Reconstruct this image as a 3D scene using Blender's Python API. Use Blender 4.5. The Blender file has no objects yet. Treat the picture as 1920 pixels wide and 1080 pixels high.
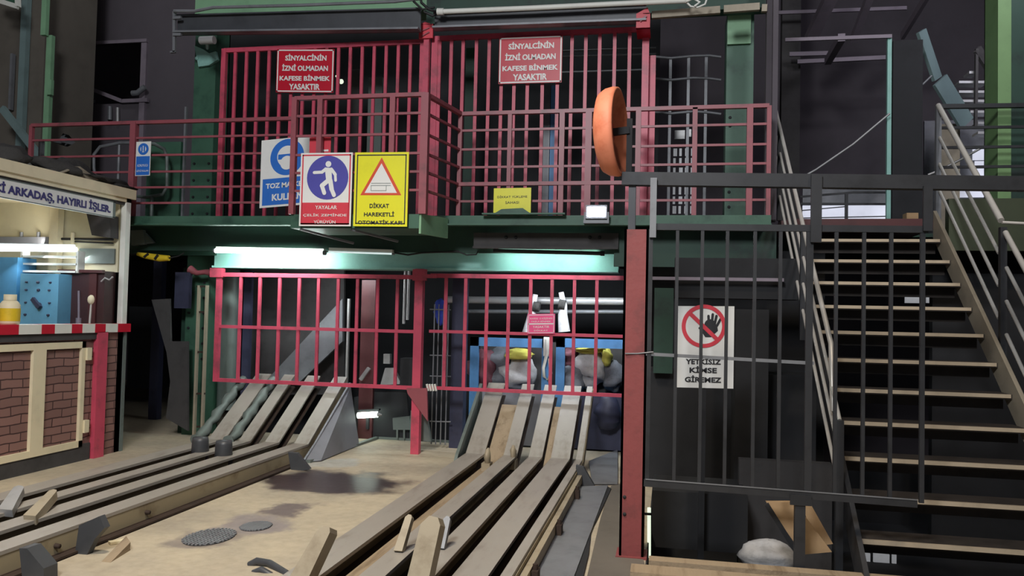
import bpy, math, random
from mathutils import Vector, Matrix
random.seed(7)
SC = bpy.context.scene
COL = SC.collection

# ------------------------------------------------------------------ camera
F = 1500.0
EYE = Vector((0, 0, 1.5))
yaw, pit, rol = [math.radians(a) for a in (11.05, 1.93, 1.29)]
FW = Vector((-math.sin(yaw)*math.cos(pit), math.cos(yaw)*math.cos(pit), math.sin(pit)))
_r = Vector((math.cos(yaw), math.sin(yaw), 0)); _u = _r.cross(FW)
RT = _r*math.cos(rol) + _u*math.sin(rol)
UP = -_r*math.sin(rol) + _u*math.cos(rol)
cd = bpy.data.cameras.new('camera'); cam = bpy.data.objects.new('camera', cd); COL.objects.link(cam)
cd.sensor_width = 36; cd.lens = F/1920*36; cd.clip_end = 100
cam.matrix_world = Matrix(((RT.x, UP.x, -FW.x, EYE.x), (RT.y, UP.y, -FW.y, EYE.y), (RT.z, UP.z, -FW.z, EYE.z), (0, 0, 0, 1)))
SC.camera = cam

# ------------------------------------------------------------------ world, light, exposure
SC.view_settings.view_transform = 'Standard'; SC.view_settings.look = 'None'
SC.view_settings.exposure = 0.0; SC.view_settings.gamma = 1; SC.view_settings.use_curve_mapping = False
w = bpy.data.worlds.new('world'); SC.world = w; w.use_nodes = True
w.node_tree.nodes['Background'].inputs[0].default_value = (0.55, 0.62, 0.75, 1)
w.node_tree.nodes['Background'].inputs[1].default_value = 0.16

def lamp(name, typ, loc, to, power, color, size=1.0, sizey=None, spot=None, blend=.6):
    l = bpy.data.lights.new(name, typ); l.energy = power; l.color = color
    if typ == 'AREA':
        l.size = size
        if sizey: l.shape = 'RECTANGLE'; l.size_y = sizey
    elif typ == 'SPOT':
        l.shadow_soft_size = size; l.spot_size = math.radians(spot); l.spot_blend = blend
    else: l.shadow_soft_size = size
    o = bpy.data.objects.new(name, l); COL.objects.link(o); o.location = loc
    o.rotation_euler = (Vector(to)-Vector(loc)).to_track_quat('-Z', 'Y').to_euler()
    return o
lamp('unseen_hall_light', 'SPOT', (-2.2, 2.6, 6.8), (-2.4, 4.4, 0), 1500, (1.0, .88, .70), .35, spot=74, blend=.8)
lamp('unseen_hall_light', 'AREA', (-1.5, -1.5, 6.0), (-2.5, 8.3, 2.4), 520, (.95, .97, 1.0), 1.4)
lamp('unseen_hall_light', 'SPOT', (2.6, 1.6, 6.8), (2.2, 6.2, .6), 420, (1.0, .84, .66), .3, spot=60, blend=.8)
lamp('unseen_hall_light', 'SPOT', (3.2, 3.5, 7.2), (2.6, 8.6, 3.4), 500, (.98, .97, 1.0), .3, spot=62, blend=.7)  # added out of view to brighten the right green column
lamp('unseen_far_light', 'AREA', (3.8, 8.4, 5.9), (2.6, 12.5, 5.0), 45, (.86, .84, 1.0), 1.0)  # no such lamp in view; added to lighten rafters and dark upper right
lamp('unseen_far_light', 'AREA', (-7.5, 8.6, 8.0), (-8.5, 11, 3.0), 22, (.95, .97, 1.0), 1.0)

# ------------------------------------------------------------------ pixel rays meet real planes
def ray(x, y): return FW + RT*((x-960)/F) - UP*((y-540)/F)
def PY(x, y, Y): d = ray(x, y); return EYE + d*(Y/d.y)
def PZ(x, y, Z): d = ray(x, y); return EYE + d*((Z-EYE.z)/d.z)
def PX(x, y, X): d = ray(x, y); return EYE + d*(X/d.x)
def Xat(px, py, Y): return PY(px, py, Y).x
def Zat(px, py, Y): return PY(px, py, Y).z

# ------------------------------------------------------------------ materials
def lin(c): return tuple(((v/255)/12.92 if v/255 <= .04045 else ((v/255+.055)/1.055)**2.4) for v in c)
def mat(name, rgb, rough=.6, metal=0.0, var=.25, scale=6.0, bump=.0, dirt=None, emit=0, stretch=(1, 1, 1), scratches=0):
    m = bpy.data.materials.new(name); m.use_nodes = True
    N = m.node_tree.nodes; L = m.node_tree.links; b = N['Principled BSDF']
    c = lin(rgb)
    tc = N.new('ShaderNodeTexCoord'); mp = N.new('ShaderNodeMapping'); mp.inputs['Scale'].default_value = stretch
    L.new(tc.outputs['Object'], mp.inputs[0])
    nz = N.new('ShaderNodeTexNoise'); nz.inputs['Scale'].default_value = scale; nz.inputs['Detail'].default_value = 8; nz.inputs['Roughness'].default_value = .65
    L.new(mp.outputs[0], nz.inputs['Vector'])
    cr = N.new('ShaderNodeValToRGB'); L.new(nz.outputs['Fac'], cr.inputs[0])
    d = lin(dirt) if dirt else tuple(v*(1-var) for v in c)
    h = tuple(min(1, v*(1+var*.6)) for v in c)
    cr.color_ramp.elements[0].position = .34; cr.color_ramp.elements[0].color = (*d, 1)
    cr.color_ramp.elements[1].position = .68; cr.color_ramp.elements[1].color = (*h, 1)
    e = cr.color_ramp.elements.new(.48); e.color = (*c, 1)
    L.new(cr.outputs[0], b.inputs['Base Color'])
    b.inputs['Roughness'].default_value = rough; b.inputs['Metallic'].default_value = metal
    if emit:
        L.new(cr.outputs[0], b.inputs['Emission Color']); b.inputs['Emission Strength'].default_value = emit
    if bump:
        bp = N.new('ShaderNodeBump'); bp.inputs['Strength'].default_value = bump; bp.inputs['Distance'].default_value = .01
        n2 = N.new('ShaderNodeTexNoise'); n2.inputs['Scale'].default_value = scale*6; n2.inputs['Detail'].default_value = 6
        L.new(mp.outputs[0], n2.inputs['Vector']); L.new(n2.outputs['Fac'], bp.inputs['Height']); L.new(bp.outputs[0], b.inputs['Normal'])
    return m
M = dict(
 red=mat('red_paint', (194, 74, 96), .42, var=.2, scale=4, dirt=(154, 68, 82)),
 dullred=mat('dull_red_paint', (144, 76, 84), .42, var=.2, scale=4, dirt=(116, 70, 74)),
 postred=mat('red_lead_column_paint', (128, 62, 62), .6, var=.15, scale=5, dirt=(108, 56, 56), bump=.15),
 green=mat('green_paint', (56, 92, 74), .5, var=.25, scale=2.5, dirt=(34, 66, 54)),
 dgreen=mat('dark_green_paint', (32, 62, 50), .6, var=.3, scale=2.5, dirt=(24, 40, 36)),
 lgreen=mat('light_green_paint', (126, 168, 132), .5, var=.15, scale=3),
 brightgreen=mat('bright_green_paint', (116, 150, 100), .5, var=.15, scale=3),
 teal=mat('teal_beam_paint', (140, 188, 178), .55, var=.15, scale=3),
 black=mat('black_steel', (46, 47, 50), .5, .2, var=.3, scale=5),
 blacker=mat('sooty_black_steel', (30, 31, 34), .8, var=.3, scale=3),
 channel=mat('grey_black_channel', (66, 68, 72), .45, .1, var=.2, scale=3),
 greysteel=mat('grey_steel', (118, 120, 124), .45, .2, var=.25, scale=4),
 palesteel=mat('pale_worn_steel', (170, 170, 170), .4, .4, var=.2, scale=4),
 rail=mat('worn_rail_steel', (152, 146, 138), .45, .1, var=.08, scale=1.6, dirt=(134, 127, 118), bump=.05, stretch=(4, 1, 4)),
 railweb=mat('oiled_rail_web', (150, 138, 112), .65, var=.15, scale=2, dirt=(112, 96, 74), bump=.1),
 railfoot=mat('rusty_rail_foot', (52, 38, 30), .8, .1, var=.4, scale=6),
 wood=mat('trough_timber', (150, 132, 108), .75, var=.12, scale=2, dirt=(122, 104, 82), bump=.25, stretch=(6, .7, 6)),
 finger=mat('worn_tongue_steel', (158, 146, 124), .55, .1, var=.12, scale=3, dirt=(130, 116, 94)),
 chrome=mat('stainless_tube', (196, 192, 184), .35, .3, var=.1, scale=4),
 tread=mat('stair_tread_steel', (56, 50, 46), .7, .2, var=.3, scale=5),
 nosing=mat('worn_nosing', (186, 170, 146), .5, .1, var=.12, scale=7),
 stringer=mat('pale_tan_stringer', (150, 140, 122), .6, var=.2, scale=3),
 white=mat('white_paint', (220, 220, 212), .5, var=.08, scale=4),
 cream=mat('cream_paint', (222, 210, 178), .6, var=.1, scale=3),
 creamwall=mat('cream_wall_paint', (206, 198, 168), .7, var=.1, scale=2),
 signwhite=mat('sign_white', (226, 226, 222), .4, var=.04, scale=6),
 signred=mat('sign_red', (190, 12, 42), .4, var=.06, scale=6),
 signrose=mat('sign_faded_red', (208, 62, 76), .4, var=.06, scale=6),
 signpink=mat('sign_pink', (240, 84, 140), .5, var=.06, scale=6),
 signyellow=mat('sign_yellow', (226, 222, 40), .4, var=.06, scale=5),
 signblue=mat('sign_blue', (44, 108, 196), .4, var=.06, scale=6),
 signindigo=mat('sign_indigo', (78, 76, 160), .4, var=.06, scale=6),
 ink=mat('sign_ink', (34, 34, 38), .5, var=.1, scale=6),
 inkblue=mat('navy_ink', (52, 48, 110), .5, var=.1, scale=6),
 orangesign=mat('orange_red_border', (206, 74, 44), .5, var=.1, scale=6),
 orange=mat('orange_plastic', (226, 136, 102), .6, var=.08, scale=4, dirt=(206, 112, 78)),
 bluecab=mat('blue_cabinet_paint', (96, 152, 180), .45, var=.12, scale=4),
 skyblue=mat('sky_blue_paint', (84, 150, 196), .45, var=.12, scale=4),
 binblue=mat('blue_bin_paint', (84, 138, 190), .5, var=.2, scale=5),
 darkmaroon=mat('dark_maroon_paint', (58, 34, 36), .5, var=.25, scale=4),
 olive=mat('olive_drab_paint', (52, 60, 40), .6, var=.2, scale=3),
 maroon=mat('maroon_machine_paint', (74, 36, 38), .5, var=.25, scale=4),
 sack=mat('white_sack', (196, 196, 198), .8, var=.25, scale=7, bump=.4),
 sackgrey=mat('grey_sack', (118, 122, 130), .8, var=.3, scale=7, bump=.4),
 sackred=mat('dull_red_sack', (118, 74, 84), .8, var=.3, scale=7, bump=.4),
 sackyellow=mat('yellow_cloth', (204, 196, 92), .8, var=.2, scale=7, bump=.3),
 bluecloth=mat('blue_cloth', (40, 62, 160), .8, var=.3, scale=7),
 cloth=mat('dark_rag', (54, 52, 50), .9, var=.4, scale=9, bump=.6),
 darkwall=mat('sooty_sheet_wall', (82, 76, 82), .8, var=.18, scale=.8),
 taupe=mat('taupe_plaster', (98, 92, 84), .8, var=.2, scale=1.5),
 ceil=mat('sooty_ceiling', (84, 76, 88), .85, var=.2, scale=.7),
 violet=mat('dim_steel_purlin', (130, 120, 130), .6, .1, var=.15, scale=3),
 tealsteel=mat('faded_teal_steel', (112, 132, 132), .5, var=.15, scale=3),
 pipegrey=mat('grey_green_pipe', (106, 116, 112), .5, .2, var=.15, scale=4),
 bluegrey=mat('blue_grey_plate', (128, 130, 138), .5, .1, var=.15, scale=3),
 navy=mat('navy_steel', (52, 54, 76), .55, .1, var=.25, scale=4),
 rubber=mat('grey_rubber_board', (64, 62, 62), .8, var=.25, scale=5),
 yellowtool=mat('yellow_machine_paint', (214, 184, 40), .5, var=.15, scale=8),
 cable=mat('black_cable', (24, 24, 26), .6, var=.2, scale=9),
 spring=mat('olive_brass_spring', (92, 84, 52), .5, .5, var=.2, scale=9),
 cardboard=mat('cardboard', (170, 140, 104), .8, var=.1, scale=9),
 tube=mat('lit_fluorescent_tube', (235, 255, 250), .4, var=.01, emit=34),
 tubek=mat('lit_kiosk_tube', (225, 240, 255), .4, var=.01, emit=26),
 tubedim=mat('dim_fluorescent_tube', (190, 205, 205), .3, var=.02, emit=1.2),
 flood=mat('lit_floodlight_face', (240, 245, 255), .4, var=.01, emit=30),
 tubepit=mat('lit_pit_lamp', (235, 255, 240), .4, var=.01, emit=12),
 tubegreen=mat('lit_green_white_tube', (225, 240, 215), .4, var=.01, emit=1.1),
 daywin=mat('pale_glow', (205, 208, 222), .5, var=.12, scale=3, emit=.75),
 daywin2=mat('dim_daylit_window', (170, 172, 176), .5, var=.15, scale=5, emit=.4),
)
def brickmat():
    m = bpy.data.materials.new('painted_brick'); m.use_nodes = True
    N = m.node_tree.nodes; L = m.node_tree.links; b = N['Principled BSDF']
    g = N.new('ShaderNodeNewGeometry'); sp = N.new('ShaderNodeSeparateXYZ'); cb = N.new('ShaderNodeCombineXYZ')
    L.new(g.outputs['Position'], sp.inputs[0]); L.new(sp.outputs['Y'], cb.inputs['X']); L.new(sp.outputs['Z'], cb.inputs['Y'])
    nz = N.new('ShaderNodeTexNoise'); nz.inputs['Scale'].default_value = 5; mx = N.new('ShaderNodeMix'); mx.data_type = 'RGBA'
    va = N.new('ShaderNodeVectorMath'); va.operation = 'SCALE'; va.inputs['Scale'].default_value = .03
    ad = N.new('ShaderNodeVectorMath'); L.new(g.outputs['Position'], nz.inputs['Vector']); L.new(nz.outputs['Color'], va.inputs[0])
    L.new(cb.outputs[0], ad.inputs[0]); L.new(va.outputs[0], ad.inputs[1])
    t = N.new('ShaderNodeTexBrick'); L.new(ad.outputs[0], t.inputs['Vector'])
    t.inputs['Scale'].default_value = 1; t.inputs['Brick Width'].default_value = .24; t.inputs['Row Height'].default_value = .078
    t.inputs['Mortar Size'].default_value = .006; t.inputs['Mortar Smooth'].default_value = .3
    t.inputs['Color1'].default_value = (*lin((140, 104, 96)), 1); t.inputs['Color2'].default_value = (*lin((120, 88, 82)), 1); t.inputs['Mortar'].default_value = (*lin((62, 38, 38)), 1)
    L.new(t.outputs['Color'], b.inputs['Base Color']); b.inputs['Roughness'].default_value = .7
    bp = N.new('ShaderNodeBump'); bp.invert = True; bp.inputs['Distance'].default_value = .01; bp.inputs['Strength'].default_value = .6
    L.new(t.outputs['Fac'], bp.inputs['Height']); L.new(bp.outputs[0], b.inputs['Normal'])
    return m
M['brick'] = brickmat()
def floormat():
    m = bpy.data.materials.new('worn_concrete_floor'); m.use_nodes = True
    N = m.node_tree.nodes; L = m.node_tree.links; b = N['Principled BSDF']
    g = N.new('ShaderNodeNewGeometry')
    def noise(s, d=8, r=.6):
        n = N.new('ShaderNodeTexNoise'); n.inputs['Scale'].default_value = s; n.inputs['Detail'].default_value = d; n.inputs['Roughness'].default_value = r
        L.new(g.outputs['Position'], n.inputs['Vector']); return n
    n1 = noise(1.1); cr = N.new('ShaderNodeValToRGB'); L.new(n1.outputs['Fac'], cr.inputs[0])
    cr.color_ramp.elements[0].position = .3; cr.color_ramp.elements[0].color = (*lin((158, 148, 132)), 1)
    cr.color_ramp.elements[1].position = .7; cr.color_ramp.elements[1].color = (*lin((198, 184, 158)), 1)
    cur = cr.outputs[0]; rough = None
    nw = noise(2.6, 5); wsc = N.new('ShaderNodeVectorMath'); wsc.operation = 'SCALE'; wsc.inputs['Scale'].default_value = .7; L.new(nw.outputs['Color'], wsc.inputs[0])
    wp = N.new('ShaderNodeVectorMath'); L.new(g.outputs['Position'], wp.inputs[0]); L.new(wsc.outputs[0], wp.inputs[1])
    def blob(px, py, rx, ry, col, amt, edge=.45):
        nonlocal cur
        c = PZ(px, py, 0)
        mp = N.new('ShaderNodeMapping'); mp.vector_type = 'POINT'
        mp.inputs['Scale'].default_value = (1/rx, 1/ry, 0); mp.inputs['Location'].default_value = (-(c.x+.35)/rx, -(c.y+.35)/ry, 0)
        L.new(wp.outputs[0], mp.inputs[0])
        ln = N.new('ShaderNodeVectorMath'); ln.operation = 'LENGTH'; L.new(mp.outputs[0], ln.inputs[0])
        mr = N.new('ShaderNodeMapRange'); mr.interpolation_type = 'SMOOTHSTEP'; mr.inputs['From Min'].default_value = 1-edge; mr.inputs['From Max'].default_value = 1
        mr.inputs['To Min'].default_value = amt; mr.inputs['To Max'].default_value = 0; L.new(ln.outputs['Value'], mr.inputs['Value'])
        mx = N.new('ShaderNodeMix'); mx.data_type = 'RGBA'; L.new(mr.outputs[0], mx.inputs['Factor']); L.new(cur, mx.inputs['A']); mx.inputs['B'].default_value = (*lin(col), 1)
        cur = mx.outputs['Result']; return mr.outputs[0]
    s1 = blob(625, 903, .78, .55, (56, 45, 48), 1.0, .35)
    s2 = blob(548, 955, .22, .34, (88, 76, 84), .8)
    s3 = blob(470, 985, .3, .3, (120, 112, 124), .6)
    s4 = blob(390, 1010, .34, .26, (104, 94, 98), .6)
    s5 = blob(620, 868, .35, .3, (176, 180, 180), .6)  # pale patch paints glossy reflections into the floor colour
    n3 = noise(14, 6); mx = N.new('ShaderNodeMix'); mx.data_type = 'RGBA'; mx.blend_type = 'MULTIPLY'; mx.inputs['Factor'].default_value = .35
    L.new(cur, mx.inputs['A']); L.new(n3.outputs['Color'], mx.inputs['B']); 
    gm = N.new('ShaderNodeValToRGB'); L.new(n3.outputs['Fac'], gm.inputs[0]); gm.color_ramp.elements[0].position = .3; gm.color_ramp.elements[0].color = (.55, .53, .5, 1); gm.color_ramp.elements[1].position = .6
    L.new(gm.outputs[0], mx.inputs['B']); L.new(mx.outputs['Result'], b.inputs['Base Color'])
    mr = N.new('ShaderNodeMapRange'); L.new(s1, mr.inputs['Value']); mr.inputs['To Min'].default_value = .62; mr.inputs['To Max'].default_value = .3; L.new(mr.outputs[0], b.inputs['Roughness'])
    bp = N.new('ShaderNodeBump'); bp.inputs['Strength'].default_value = .25; bp.inputs['Distance'].default_value = .01; L.new(n3.outputs['Fac'], bp.inputs['Height']); L.new(bp.outputs[0], b.inputs['Normal'])
    return m
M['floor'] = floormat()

# ------------------------------------------------------------------ mesh builder
class MB:
    def __init__(s): s.v = []; s.f = []; s.m = []; s.sm = []
    def add(s, vs, fs, mi=0, smooth=False):
        n = len(s.v); s.v += [Vector(a) for a in vs]
        for f in fs: s.f.append([i+n for i in f]); s.m.append(mi); s.sm.append(smooth)
        return s
    def box(s, x0, x1, y0, y1, z0, z1, mi=0):
        x0, x1 = min(x0, x1), max(x0, x1); y0, y1 = min(y0, y1), max(y0, y1); z0, z1 = min(z0, z1), max(z0, z1)
        return s.add([(x0,y0,z0),(x1,y0,z0),(x1,y1,z0),(x0,y1,z0),(x0,y0,z1),(x1,y0,z1),(x1,y1,z1),(x0,y1,z1)],
                     [(0,3,2,1),(4,5,6,7),(0,1,5,4),(1,2,6,5),(2,3,7,6),(3,0,4,7)], mi)
    def beam(s, p, q, w, h, up=(0, 0, 1), mi=0):
        p, q = Vector(p), Vector(q); d = (q-p).normalized(); u = Vector(up)
        if abs(d.dot(u)) > .98: u = Vector((0, 1, 0))
        a = d.cross(u).normalized(); b = a.cross(d).normalized()
        vs = [e + a*(i*w/2) + b*(j*h/2) for e in (p, q) for i, j in ((-1,-1),(1,-1),(1,1),(-1,1))]
        return s.add(vs, [(0,1,2,3),(7,6,5,4),(0,4,5,1),(1,5,6,2),(2,6,7,3),(3,7,4,0)], mi)
    def tube(s, pts, r, n=10, mi=0, cap=True):
        pts = [Vector(p) for p in pts]; rr = r if isinstance(r, (list, tuple)) else [r]*len(pts)
        vs = []; a = None
        for i, p in enumerate(pts):
            d = (pts[min(i+1, len(pts)-1)] - pts[max(i-1, 0)]).normalized()
            if a is None:
                a = d.cross(Vector((0, 0, 1)) if abs(d.z) < .9 else Vector((0, 1, 0))).normalized()
            a = (a - d*a.dot(d)).normalized(); b = d.cross(a)
            vs += [p + (a*math.cos(2*math.pi*k/n) + b*math.sin(2*math.pi*k/n))*rr[i] for k in range(n)]
        fs = [(i*n+k, i*n+(k+1) % n, (i+1)*n+(k+1) % n, (i+1)*n+k) for i in range(len(pts)-1) for k in range(n)]
        s.add(vs, fs, mi, True)
        if cap:
            s.add(vs[:n], [tuple(range(n))[::-1]], mi); s.add(vs[-n:], [tuple(range(n))], mi)
        return s
    def prism(s, poly, off, mi=0):
        n = len(poly); o = Vector(off); a = [Vector(p) for p in poly]
        return s.add(a+[p+o for p in a], [tuple(range(n))[::-1], tuple(range(n, 2*n))]+[(i, (i+1) % n, n+(i+1) % n, n+i) for i in range(n)], mi)
    def lathe(s, c, axis, prof, n=24, mi=0, smooth=True):   # prof: (radius, distance along axis)
        c, ax = Vector(c), Vector(axis).normalized(); a = ax.orthogonal().normalized(); b = ax.cross(a)
        vs = [c + ax*t + (a*math.cos(2*math.pi*k/n)+b*math.sin(2*math.pi*k/n))*r for r, t in prof for k in range(n)]
        return s.add(vs, [(i*n+k, i*n+(k+1) % n, (i+1)*n+(k+1) % n, (i+1)*n+k) for i in range(len(prof)-1) for k in range(n)], mi, smooth)
    def blob(s, c, r, seed=0, amp=.25, n=14, mi=0, flat=0):
        rnd = random.Random(seed); ph = [(rnd.uniform(0, 6), rnd.uniform(1, 4), rnd.uniform(0, 6), rnd.uniform(1, 4)) for _ in range(5)]
        vs = []
        for i in range(n+1):
            t = math.pi*i/n
            for k in range(2*n):
                p = math.pi*k/n
                q = 1+amp*sum(math.sin(a+b*p*round(d) / round(b+.5))*math.sin(cc+d*t*2) for a, b, cc, d in [(x[0], 1, x[2], x[3]) for x in ph])/2.2*math.sin(t) + rnd.uniform(-.02, .02)
                v = Vector((math.sin(t)*math.cos(p)*r[0]*q, math.sin(t)*math.sin(p)*r[1]*q, math.cos(t)*r[2]*q))
                if flat and v.z < -r[2]*flat: v.z = -r[2]*flat
                vs.append(Vector(c)+v)
        m = 2*n
        return s.add(vs, [(i*m+k, i*m+(k+1) % m, (i+1)*m+(k+1) % m, (i+1)*m+k) for i in range(n) for k in range(m)], mi, True)

def mk(name, mb, mats, loc):
    me = bpy.data.meshes.new(name); L = Vector(loc)
    me.from_pydata([tuple(v-L) for v in mb.v], [], mb.f)
    for m in (mats if isinstance(mats, (list, tuple)) else [mats]): me.materials.append(M[m] if isinstance(m, str) else m)
    me.polygons.foreach_set('material_index', mb.m); me.polygons.foreach_set('use_smooth', mb.sm); me.update()
    o = bpy.data.objects.new(name, me); COL.objects.link(o); return o
def wpos(o):
    p = Vector(o.location)
    while o.parent: o = o.parent; p += o.location
    return p
def part(name, mb, mats, parent, label=None):
    o = mk(name, mb, mats, wpos(parent)); o.parent = parent
    if label: o['label'] = label
    return o
def tag(o, label, cat, group=None, kind=None):
    o['label'] = label; o['category'] = cat
    if group: o['group'] = group
    if kind: o['kind'] = kind
    return o
def thing(name, loc, label, cat, group=None):
    o = bpy.data.objects.new(name, None); COL.objects.link(o); o.location = loc; o.empty_display_size = .1
    return tag(o, label, cat, group)
def base(mb):
    return Vector((sum(v.x for v in mb.v)/len(mb.v), sum(v.y for v in mb.v)/len(mb.v), min(v.z for v in mb.v)))
def single(name, mb, mats, label, cat, group=None, kind=None):
    b = base(mb); o = mk(name, mb, mats, b); o.location = b
    return tag(o, label, cat, group, kind)
def struct(name, mb, mats):
    b = base(mb); o = mk(name, mb, mats, b); o.location = b; o['kind'] = 'structure'; return o
def dup(root, loc, label=None):
    r = root.copy(); COL.objects.link(r); r.location = loc
    if label: r['label'] = label
    for ch in list(root.children):
        c = ch.copy(); COL.objects.link(c); c.parent = r
        for g in list(ch.children):
            d = g.copy(); COL.objects.link(d); d.parent = c
    return r

# ------------------------------------------------------------------ lettering
def letters(txt, O, U, V, N, w, h, bold=.02, lift=.003, fill=True):
    """mesh of one line of text fitted in w x h, centre O, axes U right, V up, N out"""
    cu = bpy.data.curves.new('lettering', 'FONT'); cu.body = txt; cu.offset = bold; cu.resolution_u = 3; cu.align_x = 'CENTER'
    ob = bpy.data.objects.new('lettering', cu); COL.objects.link(ob)
    dg = bpy.context.evaluated_depsgraph_get(); dg.update()
    me = bpy.data.meshes.new_from_object(ob.evaluated_get(dg))
    vs = [v.co.copy() for v in me.vertices]; fs = [tuple(p.vertices) for p in me.polygons]
    bpy.data.objects.remove(ob); bpy.data.curves.remove(cu); bpy.data.meshes.remove(me)
    x0 = min(v.x for v in vs); x1 = max(v.x for v in vs); y0 = min(v.y for v in vs); y1 = max(v.y for v in vs)
    sx, sy = w/(x1-x0), h/(y1-y0); O, U, V, N = map(Vector, (O, U, V, N))
    mb = MB(); mb.add([O + U*((v.x-(x0+x1)/2)*sx) + V*((v.y-(y0+y1)/2)*sy) + N*lift for v in vs], fs)
    return mb
class Sign:
    """flat board: (u,v) in metres from the lower left corner"""
    def __init__(s, O, U, V, N, w, h): s.O, s.U, s.V, s.N, s.w, s.h = Vector(O), Vector(U).normalized(), Vector(V).normalized(), Vector(N).normalized(), w, h
    def p(s, u, v, n=0): return s.O + s.U*u + s.V*v + s.N*n
    def board(s, mb, mi=0, t=.004): mb.prism([s.p(0,0,0), s.p(s.w,0,0), s.p(s.w,s.h,0), s.p(0,s.h,0)], s.N*t*-1, mi)
    def poly(s, mb, pts, mi=0, n=.0015): mb.prism([s.p(u*s.w, v*s.h, n) for u, v in pts], s.N*-.001, mi)
    def rect(s, mb, u0, v0, u1, v1, mi=0, n=.0015): s.poly(mb, [(u0,v0),(u1,v0),(u1,v1),(u0,v1)], mi, n)
    def disc(s, mb, u, v, r, mi=0, n=.0015, ry=None, k=40):
        ry = ry or r*s.w/s.h
        s.poly(mb, [(u+r*math.cos(2*math.pi*i/k), v+ry*math.sin(2*math.pi*i/k)) for i in range(k)], mi, n)
    def frame(s, mb, b, t, mi=0, n=.0015):
        bu, bv, tu, tv = b, b*s.w/s.h, t, t*s.w/s.h
        s.rect(mb, bu, bv, 1-bu, bv+tv, mi, n); s.rect(mb, bu, 1-bv-tv, 1-bu, 1-bv, mi, n)
        s.rect(mb, bu, bv, bu+tu, 1-bv, mi, n); s.rect(mb, 1-bu-tu, bv, 1-bu, 1-bv, mi, n)
    def line(s, mb, a, b, wd, mi=0, n=.003):
        A = Vector((a[0]*s.w, a[1]*s.h)); B = Vector((b[0]*s.w, b[1]*s.h)); d = (B-A).normalized(); q = Vector((-d.y, d.x))*wd*s.w/2
        mb.prism([s.p(x.x, x.y, n) for x in (A-q, B-q, B+q, A+q)], s.N*-.001, mi)
        for c in (A, B): mb.prism([s.p(c.x+wd*s.w/2*math.cos(i*math.pi/5), c.y+wd*s.w/2*math.sin(i*math.pi/5), n+.0002) for i in range(10)], s.N*-.001, mi)
    def text(s, txt, u, v, wf, hf, bold=.02, lift=.004): return letters(txt, s.p(u*s.w, v*s.h), s.U, s.V, s.N, wf*s.w, hf*s.h, bold*1.2, lift)
def ysign(tl, tr, br, bl, Y):
    a, b, c, d = [PY(*q, Y) for q in (tl, tr, br, bl)]
    x0, x1, z0, z1 = (a.x+d.x)/2, (b.x+c.x)/2, (c.z+d.z)/2, (a.z+b.z)/2
    tilt = ((b.z-a.z)+(c.z-d.z))/2/(x1-x0)
    return Sign((x0, Y, z0-tilt*(x1-x0)/2), (1, 0, tilt), (0, 0, 1), (0, -1, 0), x1-x0, z1-z0)
def signthing(S, name, label, mb, mats, cat='sign', group=None):
    c = S.p(S.w/2, 0); t = thing(name, c, label, cat, group); part('board', mb, mats, t); return t

# ================================================================== THE HALL
DZ = 2.47      # deck level
GY = 8.3       # plane of the cage gates
m = MB(); m.box(-12, -.11, -3, 9.07, -.1, 0); m.box(-12, -6, 9.07, 15, -.1, 0); m.box(-.11, 9, -3, 4.72, -.1, 0)
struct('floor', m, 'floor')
m = MB(); m.box(-6, 9, 9.07, 15, -1.3, -1.2); m.box(-.11, 9, 4.72, 9.07, -.62, -.6); struct('floor_pit', m, 'blacker')
m = MB(); m.box(-12, 9, 14.6, 14.8, -1.5, 9); struct('wall_back', m, 'darkwall')
m = MB(); m.box(-12.2, -12, -3, 14.8, 0, 9); struct('wall_left', m, 'taupe')
m = MB(); m.box(8.8, 9, -3, 14.8, -1, 9); struct('wall_right', m, 'darkwall')
m = MB(); m.box(-12.2, 9, -3, 14.8, 8.4, 8.6); struct('ceiling', m, 'ceil')
m = MB(); m.box(-6, 9, 9.07, 9.1, -1.3, -.02); m.box(-.112, -.1, 4.72, 9.07, -.6, -.002); m.box(-.11, 9, 4.70, 4.72, -.6, -.1); struct('trim_1', m, 'blacker')

# upper left dark wall beyond the walkway with an opening, taupe panel
def P3(px, py, Y): return PY(px, py, Y)
m = MB()
Y = 11.5
m.box(Xat(96, 60, Y), Xat(372, 60, Y), Y, Y+.1, Zat(200, 82, Y), 8.4)
m.box(Xat(272, 150, Y), Xat(372, 60, Y), Y, Y+.1, DZ, Zat(200, 82, Y))
m.box(Xat(96, 60, Y), Xat(272, 60, Y), Y, Y+.1, DZ, Zat(200, 195, Y))
struct('wall_inner_left', m, 'darkwall')
m = MB(); m.box(Xat(268, 100, Y), Xat(278, 100, Y), Y-.05, Y, DZ, Zat(270, 82, Y)); m.box(Xat(100, 82, Y), Xat(278, 82, Y), Y-.05, Y, Zat(200, 84, Y), Zat(200, 78, Y))
struct('trim_2', m, 'violet')
m = MB(); m.beam(P3(100, 139, 11.45), P3(230, 190, 11.45), .06, .06); m.beam(P3(230, 190, 11.45), P3(278, 188, 11.45), .06, .06)
single('brace', m, 'violet', 'dim steel brace sloping across the dark opening at upper left', 'brace')
m = MB(); m.tube([P3(108, 80, 11.6), P3(128, 120, 11.6), P3(142, 160, 11.6), P3(146, 200, 11.6)], .03); single('hanging_cable', m, 'violet', 'thin curved cable hanging inside the dark opening at upper left', 'cable')
for a, b, c, d, lb in ((201, 211, 200, 225, 'dim grey'), (217, 224, 202, 228, 'paler narrow')):
    m = MB(); m.tube([P3((a+b)/2, d, 11.44), P3((a+b)/2, c, 11.44)], (b-a)/F*11.3/2, 12)
    single('canister', m, 'greysteel' if a < 210 else 'palesteel', lb+' canister standing beyond the upper walkway at left', 'canister')
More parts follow.
